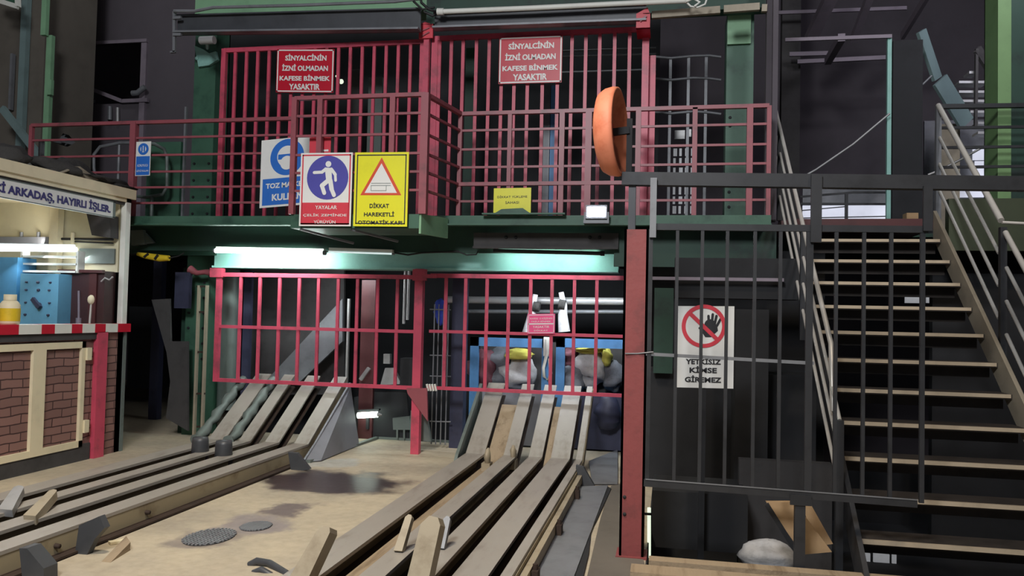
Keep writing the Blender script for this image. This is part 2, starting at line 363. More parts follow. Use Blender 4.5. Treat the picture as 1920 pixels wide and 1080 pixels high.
m = MB(); m.beam(P3(138, 190, 11.5), P3(177, 190, 11.5), .05, .05); single('shelf_bracket', m, 'greysteel', 'short horizontal grey bracket in the dark opening at upper left', 'bracket')
m = MB(); m.tube([P3(248, 175, 11.3), P3(258, 174, 11.3), P3(272, 163, 11.3)], .045, 10); single('wall_pipe', m, 'greysteel', 'short pale bent pipe beside the frame of the dark opening', 'pipe')

# taupe plastered pier at far left
Y = 9.6
m = MB(); m.box(Xat(-60, 100, Y), Xat(83, 100, Y), Y, Y+1, 0, 8.4); struct('wall_pier', m, 'taupe')
m = MB(); m.box(Xat(36, 100, 9.5), Xat(47, 100, 9.5), 9.5, 9.58, 0, 6.5); single('steel_stanchion', m, 'tealsteel', 'slender grey-green steel stanchion against the taupe pier at far left', 'post')
m = MB(); m.box(Xat(86, 100, 9.3), Xat(96, 100, 9.3), 9.3, 9.36, 0, Zat(90, 66, 9.3)); m.box(Xat(84, 20, 9.28), Xat(93, 20, 9.28), 9.22, 9.28, Zat(90, 68, 9.28), 7.2)
m.box(Xat(90, 160, 9.27), Xat(98, 160, 9.27), 9.25, 9.3, Zat(95, 178, 9.27), Zat(95, 150, 9.27))
single('downpipe', m, 'lgreen', 'pale green square downpipe rising above the booth roof', 'pipe')
m = MB(); m.beam(P3(4, 203, 9.0), P3(84, 305, 9.0), .05, .09); single('brace', m, 'tealsteel', 'grey-green diagonal brace dropping toward the booth roof at far left', 'brace')
m = MB(); m.box(Xat(17, 150, 9.5), Xat(21, 150, 9.5), 9.5, 9.56, Zat(20, 205, 9.5), Zat(20, 100, 9.5)); single('conduit', m, 'greysteel', 'thin pale vertical conduit on the taupe pier', 'conduit')
m = MB(); m.beam(P3(2, 3, 8.9), P3(34, 13, 8.9), .04, .06); m.beam(P3(34, 13, 8.9), P3(33, -12, 8.9), .04, .06); m.prism([P3(-10, -6, 9.0), P3(4, 2, 9.0), P3(30, 10, 9.0), P3(28, -20, 9.0), P3(-10, -20, 9.0)], (0, .04, 0), 1)
single('wall_sign_frame', m, ['white', 'green'], 'green panel with a white frame cut by the top left corner of the view', 'panel')

# ------------------------------------------------------------------ green cage tower columns
def column(name, label, xa, xb, pyr, Y, z0, z1, matn, bolts, depth=.3, pair=True):
    X0, X1 = Xat(xa, pyr, Y), Xat(xb, pyr, Y)
    t = thing(name, ((X0+X1)/2, Y+depth/2, z0), label, 'column', None)
    m = MB(); m.box(X0, X1, Y, Y+.02, z0, z1); m.box(X0, X0+.02, Y+.02, Y+depth, z0, z1); m.box(X1-.02, X1, Y+.02, Y+depth, z0, z1); m.box(X0, X1, Y+depth-.02, Y+depth, z0, z1)
    part('column_shaft', m, matn, t)
    for z in bolts:
        for x in ((X0+.045, X1-.045) if pair else ((X0+X1)/2,)):
            b = MB(); b.lathe((x, Y, z), (0, -1, 0), [(.0, .014), (.014, .014), (.017, .0)], 8, smooth=False)
            part('bolt', b, 'blacker', t)
    return t, X0, X1
ct, cx0, cx1 = column('tower_column', 'green riveted tower column left of the barred gates', 362, 402, 200, 8.6, 0, Zat(380, 72, 8.6)+.3, 'green', [.9+.18*i for i in range(6)]+[2.62+.2*i for i in range(4)])
m = MB(); m.prism([P3(364, 85, 8.55), P3(372, 125, 8.55), P3(392, 122, 8.55), P3(408, 112, 8.55), P3(404, 96, 8.55), P3(392, 100, 8.55), P3(380, 92, 8.55)], (0, .04, 0)); m.lathe(P3(370, 110, 8.55), (0, -1, 0), [(0, .02), (.02, .02), (.02, 0)], 10)
part('gusset', m, 'teal', ct, 'pale green gusset plate')
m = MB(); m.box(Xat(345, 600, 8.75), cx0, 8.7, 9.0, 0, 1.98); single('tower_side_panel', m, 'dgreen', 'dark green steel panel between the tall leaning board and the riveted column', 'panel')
column('tower_column', 'green bolted tower column behind the right end of the upper walkway', 1361, 1412, 200, 8.7, DZ, Zat(1380, 26, 8.7), 'green', [Zat(1380, q, 8.7) for q in (388, 360, 236, 220, 74, 42)])
column('tower_column', 'bright green column at the far right edge above the stairs', 1871, 1896, 200, 8.6, DZ, 7.4, 'brightgreen', [], .35)
m = MB(); X = Xat(1896, 200, 8.62); m.box(X, X+.14, 8.62, 8.95, DZ, 7.4); single('column_flange', m, 'dgreen', 'dark green flange beside the bright green column at far right', 'column')
m = MB(); m.box(Xat(1364, 60, 8.66), Xat(1408, 60, 8.66), 8.66, 8.69, Zat(1385, 82, 8.66), Zat(1385, 28, 8.66)); single('splice_plate', m, 'lgreen', 'pale green plate at the top of the bolted tower column at right', 'plate')
# head beam over the upper gates
m = MB(); zz = Zat(500, 12, 8.6); m.box(Xat(366, 10, 8.6), Xat(1440, 5, 8.6), 8.6, 8.9, Zat(600, 30, 8.6), Zat(600, -60, 8.6)); single('head_beam', m, 'lgreen', 'pale green head beam over the barred cage gates at the top', 'beam')
m = MB(); m.box(Xat(800, 10, 8.4), Xat(1440, 5, 8.4), 8.4, 8.59, Zat(1000, 35, 8.4), Zat(1000, -70, 8.4)); single('head_beam', m, 'dgreen', 'dark green head beam above the white conduit at the top', 'beam')

# ------------------------------------------------------------------ black sliding-gate channel + pipe
TY = 8.05
def zc(x, y): return Zat(x, y, TY)
t = thing('gate_track', (Xat(800, 50, TY), TY, zc(800, 60)), 'black steel channel track running above both upper gates', 'track')
m = MB()
for (xa, ya, yb), (xc, yc, yd) in ((((333, 30, 66)), ((789, 17, 60))), (((815, 26, 58)), ((1212, 8, 44)))):
    A, B, C, D = PY(xa, ya, TY), PY(xa, yb, TY), PY(xc, yd, TY), PY(xc, yc, TY)
    m.prism([A, B, C, D], (0, .02, 0)); m.prism([B, B+Vector((0, -.1, 0)), C+Vector((0, -.1, 0)), C], (0, 0, .02), 1); m.prism([A, A+Vector((0, -.05, 0)), D+Vector((0, -.05, 0)), D], (0, 0, -.015))
part('channel', m, ['channel', 'greysteel'], t)
m = MB(); m.beam(PY(327, 22, 7.98), PY(327, 98, 7.98), .03, .03); m.beam(PY(320, 98, 7.98), PY(330, 97, 7.98), .03, .02); m.beam(PY(325, 65, 7.96), PY(340, 65, 7.96), .03, .03); m.beam(PY(325, 34, 7.96), PY(340, 33, 7.96), .03, .03); part('end_stop', m, 'greysteel', t)
m = MB(); m.tube([PY(326, 21, 7.95), PY(365, 21, 7.95), PY(400, 14, 7.95), PY(560, 10, 7.95), PY(740, 3, 7.95), PY(800, -4, 7.95)], .018, 8); single('conduit', m, 'greysteel', 'thin grey conduit resting on top of the left half of the track', 'conduit')
m = MB(); m.tube([PY(826, 22, 7.9), PY(1000, 15, 7.9), PY(1160, 7, 7.9), PY(1290, 1, 7.9)], .026, 12); m.tube([PY(820, 22, 7.9), PY(832, 22, 7.9)], .036, 12)
single('conduit', m, 'white', 'long white conduit running above the right half of the track', 'conduit')
m = MB(); m.tube([PY(800-12, -8, 7.9), PY(790, 5, 7.9), PY(805, 18, 7.9), PY(822, 23, 7.9), PY(812, 30, 7.9), PY(795, 22, 7.9)], .014, 8); m.tube([PY(775, 2, 7.9), PY(792, 18, 7.9), PY(815, 14, 7.9)], .012, 8)
single('cable_bundle', m, 'cable', 'tangle of black cables at the left end of the white conduit', 'cable')
m = MB(); m.tube([PY(1285, 2, 7.85), PY(1295, 12, 7.85), PY(1308, 14, 7.85), PY(1322, 8, 7.85), PY(1326, -4, 7.85)], .01, 8); m.tube([PY(1286, 3, 7.83), PY(1300, -3, 7.83), PY(1312, 4, 7.83), PY(1302, 12, 7.83)], .012, 8)
single('cable_loop', m, 'white', 'loop of pale cable at the right end of the white conduit', 'cable')
m = MB(); m.beam(PY(1222, 29, 8.1), PY(1350, 19, 8.1), .05, .07); m.beam(PY(1357, 18, 8.1), PY(1424, 13, 8.1), .05, .07); m.beam(PY(1428, 16, 8.1), PY(1438, 16, 8.1), .05, .07); single('ledge_angle', m, 'stringer', 'pale grey angle ledge over the green bolted column at right', 'beam')
m = MB(); m.tube([PY(376, 76, 7.95), PY(402, 75, 7.95)], .045, 14); m.tube([PY(389, 72, 7.97), PY(389, 90, 8.4)], .02, 8)
single('bulkhead_lamp', m, 'palesteel', 'unlit small lamp housing with a pale top beside the left end of the upper gate', 'lamp')

# ------------------------------------------------------------------ barred gates
def gate(name, label, Y, x0, x1, z0, z1, bars, rails, matn, bw=.034, post=.055, posts=(1, 1)):
    t = thing(name, ((x0+x1)/2, Y, z0), label, 'gate')
    for i, x in enumerate((x0, x1)):
        if posts[i]: b = MB(); b.box(x-post/2, x+post/2, Y-.025, Y+.025, z0, z1); part('gate_post', b, matn, t)
    for z, hh in rails:
        b = MB(); b.box(x0, x1, Y-.02, Y+.02, z-hh/2, z+hh/2); part('gate_rail', b, matn, t)
    for x in bars:
        b = MB(); b.box(x-bw/2, x+bw/2, Y-.012, Y+.012, z0, z1-.01); part('bar', b, matn, t)
    return t
zu = Zat(600, 84, GY)
xl0, xl1 = Xat(416, 250, GY), Xat(789, 250, GY)
gL = gate('cage_gate', 'tall red barred gate on the upper deck, left half, behind the yellow board', GY, xl0, xl1, DZ, zu,
     [xl0+(xl1-xl0)*i/17 for i in range(1, 17)], [(zu-.02, .05), (DZ+.03, .04)], 'red')
xr0, xr1 = Xat(812, 250, GY), Xat(1208, 250, GY)
zr = Zat(1000, 61, GY)
gR = gate('cage_gate', 'tall red barred cage gate on the upper deck, right half, behind the orange dish', GY, xr0, xr1, DZ, zr,
     [Xat(q, 120, GY) for q in (819+5, 846, 868, 893, 917, 941, 965, 990, 1018, 1046, 1072, 1098, 1124, 1152, 1180)], [(zr-.02, .05), (DZ+.03, .04)], 'red', .036, .07, (1, 1))
m = MB(); X = Xat(1221, 250, GY+.1); m.box(X-.035, X+.035, GY+.08, GY+.14, DZ, Zat(1221, 105, GY+.1)); single('gate_jamb', m, 'red', 'red jamb post just right of the upper right barred gate', 'post')
m = MB(); X = Xat(797, 250, GY-.06); m.box(X-.03, X+.03, GY-.1, GY-.04, DZ, Zat(797, 50, GY)); 
t = thing('gate_mullion', (X, GY-.07, DZ), 'red centre post between the two upper barred gates', 'post'); part('post_shaft', m, 'red', t)
m = MB(); m.box(Xat(786, 60, GY-.12), Xat(812, 60, GY-.12), GY-.13, GY-.1, Zat(797, 72, GY-.12), Zat(797, 46, GY-.12)); m.prism([PY(786, 46, GY-.13), PY(797, 41, GY-.13), PY(812, 46, GY-.13)], (0, .03, 0)); part('hanger_plate', m, 'signrose', t, 'pinkish box hanger under the track')
m = MB(); m.beam(PY(791, 58, GY-.14), PY(805, 52, GY-.14), .012, .012); m.beam(PY(791, 68, GY-.14), PY(805, 60, GY-.14), .012, .012); part('hanger_bolt', m, 'dullred', t)
m = MB(); m.box(Xat(1193, 40, GY-.3), Xat(1219, 40, GY-.3), GY-.32, GY-.28, Zat(1206, 53, GY-.3), Zat(1206, 26, GY-.3)); m.prism([PY(1193, 26, GY-.32), PY(1214, 14, GY-.32), PY(1219, 26, GY-.32)], (0, .04, 0)); m.beam(PY(1200, 40, GY-.33), PY(1212, 30, GY-.33), .02, .02, mi=1); m.box(Xat(1193, 40, GY-.3), Xat(1219, 40, GY-.3), GY-.3, GY+.02, Zat(1206, 53, GY-.3), Zat(1206, 50, GY-.3))
single('gate_hanger', m, ['signred', 'dullred'], 'bright red hanger bracket at the right end of the track', 'bracket')

# lower gates
zlt, zlm, zlb = Zat(600, 514, GY), Zat(600, 617, GY), Zat(600, 720, GY)
xa, xb = Xat(409, 600, GY), Xat(785, 600, GY)
X6 = [Xat(q, 560, GY) for q in (451, 487, 524, 561, 597, 634, 670, 708, 745)]
glow = gate('cage_gate', 'red barred gate below the walkway at the top of the left ramp', GY, xa, xb-.05, zlb-.02, zlt, X6, [(zlt-.02, .045), (zlm, .035), (zlb, .04)], 'red', .034, .055, (1, 0))
m = MB(); m.box(Xat(398, 510, GY), Xat(420, 510, GY), GY-.05, GY+.03, Zat(409, 520, GY), Zat(409, 503, GY)); part('corner_lug', m, 'red', glow)
x2a, x2b = Xat(806, 600, GY), Xat(1215, 600, GY)
glow2 = gate('cage_gate', 'red barred gate below the walkway at the top of the right ramp', GY, x2a, x2b, zlb-.0, zlt+.02, [Xat(q, 560, GY) for q in (836, 873, 913, 954, 995, 1035, 1077, 1119)], [(zlt, .045), (zlm+.01, .032), (zlb+.01, .035)], 'red', .034, .04, (0, 1))
m = MB()
for i in range(4): m.tube([PY(800+5*i, 720, GY-.03), PY(803+5*i, 733, GY-.03)], .012, 8)
part('wire_lashing', m, 'white', glow2, 'white wire lashing')
t = thing('gate_post', (Xat(785, 600, GY-.06), GY-.06, 0), 'thick red centre post between the two lower barred gates', 'post')
m = MB(); X = Xat(786, 600, GY-.06); m.box(X-.045, X+.045, GY-.11, GY-.03, .0, Zat(785, 505, GY)); part('post_shaft', m, 'red', t)
m = MB(); m.box(Xat(774, 515, GY-.13), Xat(800, 515, GY-.13), GY-.14, GY-.11, Zat(785, 526, GY-.13), Zat(785, 505, GY-.13)); m.beam(PY(800, 518, GY-.12), PY(818, 518, GY-.12), .04, .04); part('top_lug', m, 'red', t)
m = MB(); m.prism([PY(762, 728, GY-.13), PY(800, 728, GY-.13), PY(802, 790, GY-.13), PY(780, 760, GY-.13), PY(764, 738, GY-.13)], (0, .03, 0)); part('gusset', m, 'dullred', t, 'dull red gusset plate at the foot of the post')
m = MB(); m.prism([PY(770, 770, GY+.1), PY(800, 780, GY+.1), PY(808, 828, GY+.1), PY(768, 826, GY+.1)], (0, .05, 0)); single('post_footing', m, 'pipegrey', 'grey plate footing under the thick red centre post', 'footing')

# ------------------------------------------------------------------ walkway deck
m = MB(); m.box(Xat(240, 410, 7.65), Xat(1445, 410, 7.65), 7.68, 9.2, DZ-.04, DZ); m.box(-12, 9, 9.2, 14.6, DZ-.04, DZ)
struct('floor_upper', m, 'dgreen')
t = thing('deck_edge_beam', (-2.4, 7.66, 2.38), 'green channel beam along the front edge of the upper walkway', 'beam')
m = MB(); x0, x1 = Xat(240, 410, 7.66), Xat(1445, 410, 7.66); m.box(x0, x1, 7.63, 7.68, 2.375, DZ); m.box(x0, x1, 7.58, 7.68, 2.37, 2.385); part('channel', m, 'green', t)
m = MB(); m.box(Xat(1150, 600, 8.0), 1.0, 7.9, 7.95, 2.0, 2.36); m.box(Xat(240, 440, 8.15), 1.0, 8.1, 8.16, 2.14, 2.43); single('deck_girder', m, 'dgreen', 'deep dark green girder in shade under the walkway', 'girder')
m = MB(); Y = 7.88; m.box(Xat(889, 450, Y), Xat(1160, 450, Y), Y-.02, Y, Zat(1000, 466, Y), Zat(1000, 437, Y)); m.box(Xat(889, 450, Y), Xat(1160, 450, Y), Y-.06, Y, Zat(1000, 467, Y), Zat(1000, 463, Y))
for q in (949, 967, 1106, 1124): m.lathe(PY(q, 445, Y-.02), (0, -1, 0), [(0, .012), (.016, .012), (.018, 0)], 8, mi=1)
single('splice_plate', m, ['rubber', 'blacker'], 'grimy grey bolted plate under the walkway above the black backed lamp', 'plate')
m = MB(); Y = 8.34; m.box(Xat(402, 490, Y), Xat(1160, 490, Y), Y, Y+.2, Zat(900, 507, Y), Zat(900, 474, Y)); m.box(Xat(402, 490, Y), Xat(1160, 490, Y), Y-.05, Y+.2, Zat(900, 508, Y), Zat(900, 504, Y))
single('lintel_beam', m, 'teal', 'pale teal lintel beam lit by the tube lamps over the lower gates', 'beam')
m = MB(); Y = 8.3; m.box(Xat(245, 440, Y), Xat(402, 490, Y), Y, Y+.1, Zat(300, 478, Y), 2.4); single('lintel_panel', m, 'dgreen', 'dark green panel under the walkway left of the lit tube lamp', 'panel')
m = MB(); m.prism([PY(245, 432, 8.0), PY(268, 431, 8.0), PY(271, 458, 8.0), PY(246, 460, 8.0)], (0, .05, 0)); m.prism([PY(271, 436, 8.02), PY(288, 455, 8.02), PY(271, 457, 8.02)], (0, .04, 0)); single('junction_box', m, 'pipegrey', 'pale grey junction box under the left end of the walkway', 'box')
# projecting landing
PYF = 6.97
XF0, XF1 = -3.5, -2.24
t = thing('projecting_landing', (-2.85, 7.3, 2.27), 'green steel landing jutting from the walkway under the pictogram boards', 'landing')
m = MB(); m.prism([(XF0, PYF, 2.27), (XF1, PYF, 2.27), (-2.17, 7.62, 2.27), (XF0, 7.62, 2.27)], (0, 0, .13)); part('landing_plate', m, 'green', t)
m = MB(); m.prism([(XF1+.005, PYF-.01, 2.22), (-2.16, 7.6, 2.24), (-2.16, 7.6, 2.44), (XF1+.005, PYF-.01, 2.40)], (.02, 0, 0)); part('edge_plate', m, 'lgreen', t, 'pale green worn edge plate')
m = MB(); m.beam((XF0+.1, PYF, 2.26), (XF0+.5, 7.3, 2.16), .03, .02); m.beam((XF0+.6, PYF+.02, 2.26), (XF0+.95, 7.3, 2.18), .03, .02); part('brace', m, 'greysteel', t)

# handrails
def hrail(name, label, y, posts, rails, matn, z0=DZ, pw=.045, rw=.022, top=.045, cat='railing'):
    """rails: list of (p, q, is_top)"""
    t = thing(name, (posts[len(posts)//2][0].x, posts[len(posts)//2][0].y, z0), label, cat)
    for p, zt, wd in posts: b = MB(); b.box(p.x-wd/2, p.x+wd/2, p.y-wd/2, p.y+wd/2, z0, zt); part('post', b, matn, t)
    for p, q, tp in rails:
        b = MB(); b.beam(p, q, top if tp else rw, top*.8 if tp else rw); part('top_rail' if tp else 'mid_rail', b, matn, t)
    return t
HY = 7.7
ZT = 3.5
mids = [3.33, 3.14, 2.96, 2.79, 2.62]
def V(x, y, z): return Vector((x, y, z))
def seg(xa, xb, Y): return [(V(xa, Y, ZT), V(xb, Y, ZT), 1)]+[(V(xa, Y, z), V(xb, Y, z), 0) for z in mids]
xw0, xw1, xw2 = Xat(60, 240, HY), Xat(250, 300, HY), Xat(555, 300, HY)
hrail('handrail', 'dull red handrail on the walkway between the booth roof and the blue dust-mask board', HY, [(V(xw0, HY, 0), ZT, .04), (V(xw1, HY, 0), ZT+.01, .065)], seg(xw0, xw2, HY), 'dullred')
X2 = [Xat(q, 300, HY) for q in (862, 955, 1053, 1103, 1196, 1302, 1405, 1441)]
hrail('handrail', 'dull red handrail on the walkway right of the projecting landing, behind the floodlight', HY, [(V(x, HY, 0), ZT, (.04, .04, .05, .06, .05, .045, .055, .04)[i]) for i, x in enumerate(X2)],
      seg(X2[0], X2[-1], HY)+[(V(X2[0], HY-.01, 2.79), V(X2[4], HY-.01, 2.79), 1)], 'dullred')
XFp = [Xat(552, 250, PYF), Xat(600, 250, PYF), Xat(736, 250, PYF), Xat(797, 250, PYF)]
rr = [(V(XFp[0], PYF, ZT), V(XFp[3], PYF, ZT), 1)]+[(V(XFp[0], PYF, z), V(XFp[3], PYF, z), 0) for z in mids]
rr += [(V(XFp[3], PYF, ZT), V(X2[0], HY, ZT), 1)]+[(V(XFp[3], PYF, z), V(X2[0], HY, z), 0) for z in mids]
hrail('handrail', 'dull red handrail boxing in the projecting landing behind the pictogram boards', PYF, [(V(x, PYF, 0), ZT+.01, (.05, .05, .05, .07)[i]) for i, x in enumerate(XFp)], rr, 'dullred', 2.4)

# ------------------------------------------------------------------ boards and signs
def linesof(t, S, lines, matn, bold=.02):
    for i, (txt, u, v, wf, hf) in enumerate(lines): part('lettering', S.text(txt, u, v, wf, hf, bold), matn, t)
for k, (q, lb) in enumerate((((( 520, 92), (627, 92), (625, 174), (517, 173)), 'red warning sign with four white lines on the upper left barred gate'),
               (((936, 70), (1055, 66), (1053, 154), (935, 158)), 'red warning sign with four white lines on the upper right barred gate'))):
    S = ysign(*q, GY-.06); m = MB(); S.board(m); S.frame(m, .01, .02, 1)
    t = signthing(S, 'warning_sign', lb, m, ['signred', 'signwhite'])
    linesof(t, S, [('SİNYALCİNİN', .51, .81, .72, .16), ('İZNİ OLMADAN', .5, .575, .8, .16), ('KAFESE BİNMEK', .5, .34, .88, .145), ('YASAKTIR', .5, .13, .54, .14)], 'signwhite', .03)
# blue dust mask
S = ysign((487, 263), (584, 255), (580, 382), (490, 391), HY-.05); m = MB(); S.board(m); S.rect(m, .05, .03, .96, .42, 1); S.disc(m, .53, .72, .34, 1)
t = signthing(S, 'mandatory_sign', 'white and blue dust mask sign on the walkway handrail left of the pictogram boards', m, ['signwhite', 'signblue'])
m = MB(); S.disc(m, .53, .73, .2, 0, .003); S.rect(m, .35, .69, .71, .765, 1, .0045); S.disc(m, .53, .635, .13, 0, .006)
part('pictogram', m, ['signwhite', 'signblue'], t)
linesof(t, S, [('TOZ MASKESİ', .54, .325, .84, .1), ('KULLAN', .56, .14, .62, .1)], 'signwhite', .03)
# red panel behind
S = ysign((580, 258), (620, 257), (620, 300), (580, 301), PYF+.06); m = MB(); S.board(m); S.rect(m, .6, .38, .9, .46, 1); single('sign_plate', m, ['signrose', 'signwhite'], 'small plain red plate peeping above the pictogram board', 'sign')
# mandatory pedestrian board
S = ysign((563, 287), (660, 286), (659, 424), (562, 424), PYF-.06); m = MB(); S.board(m); S.frame(m, .03, .025, 1); S.rect(m, .05, .02, .95, .32, 1); S.disc(m, .53, .66, .4, 2)
t = signthing(S, 'mandatory_sign', 'white board with a walking figure in a violet disc over a red caption', m, ['signwhite', 'signrose', 'signindigo'])
m = MB()
_n = [.003]
def fl(a, b, wd): _n[0] += .0006; S.line(m, a, b, wd, 0, _n[0])
S.disc(m, .54, .845, .055, 0, .003); S.poly(m, [(.47, .80), (.6, .79), (.62, .62), (.51, .60)], 0, .003)
fl((.49, .775), (.42, .735), .06); fl((.42, .735), (.27, .73), .055); fl((.6, .775), (.68, .7), .06); fl((.68, .7), (.69, .62), .05)
fl((.53, .61), (.43, .55), .085); fl((.43, .55), (.48, .45), .075); fl((.59, .62), (.62, .5), .085); fl((.62, .5), (.67, .42), .075)
part('pictogram', m, 'signwhite', t)
linesof(t, S, [('YAYALAR', .52, .255, .42, .05), ('ÇELİK ZEMİNDE', .5, .15, .84, .05), ('YÜRÜYÜN', .5, .06, .42, .05)], 'signwhite', .01)
# yellow automatic door board
S = ysign((664, 286), (766, 285), (764, 425), (664, 424), PYF-.06); m = MB(); S.board(m); S.frame(m, .04, .02, 1)
S.poly(m, [(.12, .42), (.88, .42), (.5, .93)], 2); S.poly(m, [(.2, .45), (.8, .45), (.5, .85)], 3, .003)
t = signthing(S, 'warning_sign', 'tall yellow board with a red triangle and three black lines on the landing rail', m, ['signyellow', 'ink', 'orangesign', 'signwhite'])
m = MB()
for a, b in (((.32, .58), (.68, .58)), ((.32, .48), (.6, .48)), ((.32, .48), (.32, .55)), ((.6, .48), (.6, .55)), ((.32, .55), (.68, .55))): S.line(m, a, b, .008, 0, .005)
part('pictogram', m, 'pipegrey', t)
linesof(t, S, [('DİKKAT', .48, .285, .36, .075), ('HAREKETLİ', .48, .17, .56, .07), ('OTOMATİK KAPI', .5, .06, .82, .065)], 'ink', .02)
# small blue vertical
S = ysign((255, 266), (283, 265), (281, 329), (254, 330), HY-.06); m = MB(); S.board(m); S.rect(m, .04, .02, .96, .57, 1); S.disc(m, .5, .78, .36, 1); S.disc(m, .5, .78, .2, 0, .003)
t = signthing(S, 'mandatory_sign', 'narrow blue and white pictogram sign on the leftmost walkway post above the booth', m, ['signwhite', 'signblue'])
m = MB(); S.line(m, (.42, .72), (.42, .86), .1, 0, .005); S.line(m, (.58, .72), (.58, .86), .1, 0, .005); part('pictogram', m, 'signblue', t)
linesof(t, S, [('KORUYUCU', .5, .3, .7, .07), ('GİYSİ KULLAN', .5, .15, .8, .07)], 'signwhite', .01)
# small yellow
S = ysign((926, 353), (996, 352), (995, 399), (925, 400), HY-.08); m = MB(); S.board(m)
t = signthing(S, 'warning_sign', 'small yellow notice low on the walkway rail left of the floodlight', m, ['signyellow'])
linesof(t, S, [('DİKKAT YÜKLEME', .5, .66, .8, .11), ('SAHASI', .5, .42, .36, .1)], 'ink', .0)
m = MB(); m.prism([PY(922, 403, 7.58), PY(940, 392, 7.58), PY(980, 390, 7.58), PY(999, 403, 7.58)], (0, .03, 0)); m.box(Xat(905, 404, 7.58), Xat(1060, 404, 7.58), 7.54, 7.6, DZ, DZ+.015); single('cover_strip', m, 'green', 'raised green cover strip on the walkway edge under the small yellow notice', 'cover')
# pink notice on the lower gate
S = ysign((989, 589), (1040, 588), (1041, 626), (989, 626), GY-.05); m = MB(); S.board(m); S.frame(m, .03, .02, 1); S.rect(m, .03, .47, .97, .53, 1)
t = signthing(S, 'notice', 'small pink notice on the lower right barred gate', m, ['signpink', 'signwhite'])
linesof(t, S, [('KAFESE 12 KİŞİDEN', .5, .77, .8, .12), ('FAZLA BİNMEK', .5, .63, .7, .1), ('YASAKTIR', .5, .35, .6, .12), ('DİKKAT', .5, .18, .5, .1)], 'signwhite', .0)

# ------------------------------------------------------------------ tube lamps and floodlight
def tubelamp(label, x0, y0, x1, y1, Y, mt, r=.018, housing=True):
    A, B = PY(x0, y0, Y), PY(x1, y1, Y); t = thing('tube_lamp', ((A+B)/2)+Vector((0, 0, -.03)), label, 'lamp')
    d = (B-A).normalized()
    m = MB(); m.tube([A, B], r, 12); part('tube', m, mt, t)
    m = MB(); m.tube([A-d*.02, A], r*1.2, 10); m.tube([B, B+d*.03], r*1.2, 10); part('end_cap', m, 'greysteel', t)
    if housing: m = MB(); m.beam(A+Vector((0, .03, .03)), B+Vector((0, .03, .03)), .05, .03); part('housing', m, 'white' if mt != 'cable' else 'cable', t)
    return t
tubelamp('lit fluorescent tube lamp under the left of the walkway', 404, 470, 606, 474, 8.0, 'tube', .022)
c = PY(505, 472, 8.03); lamp('tube_lamp_light', 'AREA', (c.x, 8.04, c.z-.03), (c.x, 8.5, c.z-.22), 9, (.86, 1.0, .96), 1.05, .05)
tubelamp('dim thin fluorescent tube lamp right of the lit one under the walkway', 616, 472, 735, 476, 8.0, 'tubedim', .009)
m = MB(); A, B = PY(925, 470, 8.02), PY(1126, 475, 8.02); t = thing('tube_lamp', (A+B)/2-Vector((0, 0, .03)), 'black backed tube lamp shining on the teal lintel under the grimy bolted plate', 'lamp')
m.tube([A, B], .02, 10); part('housing', m, 'cable', t); lamp('tube_lamp_light', 'AREA', ((A.x+B.x)/2, 8.11, A.z-.01), ((A.x+B.x)/2, 8.5, A.z-.15), 12, (.8, 1.0, .97), 1.0, .04); m = MB(); m.tube([A+Vector((.03, .07, .01)), B+Vector((-.03, .07, .01))], .014, 10); part('tube', m, 'tube', t, 'lit tube hidden behind the black housing'); m = MB(); m.tube([B, B+Vector((.04, 0, 0))], .026, 10); part('end_cap', m, 'blacker', t)
m = MB(); m.tube([PY(860, 472, 8.0), PY(875, 478, 8.0), PY(893, 477, 8.0), PY(897, 470, 8.0)], .008, 6); m.tube([PY(740, 474, 8.0), PY(765, 478, 8.0), PY(790, 474, 8.0), PY(860, 471, 8.0)], .01, 6)
single('lamp_cable', m, 'cable', 'sagging black cable between the tube lamps', 'cable')
c = PY(1118, 397, 7.5)
t = thing('floodlight', (c.x, 7.5, c.z-.07), 'brightly lit floodlight on the walkway edge below the orange dish', 'lamp')
m = MB(); m.box(c.x-.085, c.x+.085, 7.5, 7.505, c.z-.045, c.z+.045); part('lamp_face', m, 'flood', t)
m = MB(); m.box(c.x-.1, c.x+.1, 7.506, 7.56, c.z-.065, c.z+.065); m.beam((c.x-.11, 7.53, c.z), (c.x-.11, 7.53, DZ-.06), .015, .02); m.beam((c.x+.11, 7.53, c.z), (c.x+.11, 7.53, DZ-.06), .015, .02); m.box(c.x-.12, c.x+.12, 7.5, 7.64, DZ-.09, DZ-.06); part('housing', m, 'greysteel', t)
A = PY(680, 779, 8.9); t = thing('tube_lamp', (A.x, 8.9, A.z-.05), 'small bright lamp low behind the left ramp', 'lamp')
m = MB(); m.tube([PY(671, 779, 8.9), PY(708, 777, 8.9)], .034, 12); part('tube', m, 'tubepit', t); m = MB(); m.tube([PY(708, 777, 8.9), PY(716, 778, 8.9)], [.03, .008], 10); part('end_cap', m, 'palesteel', t); m = MB(); m.beam(PY(671, 770, 8.95), PY(712, 768, 8.95), .05, .02); m.box(A.x+.02, A.x+.05, 8.96, 9.0, .12, A.z+.05); part('bracket', m, 'blacker', t)

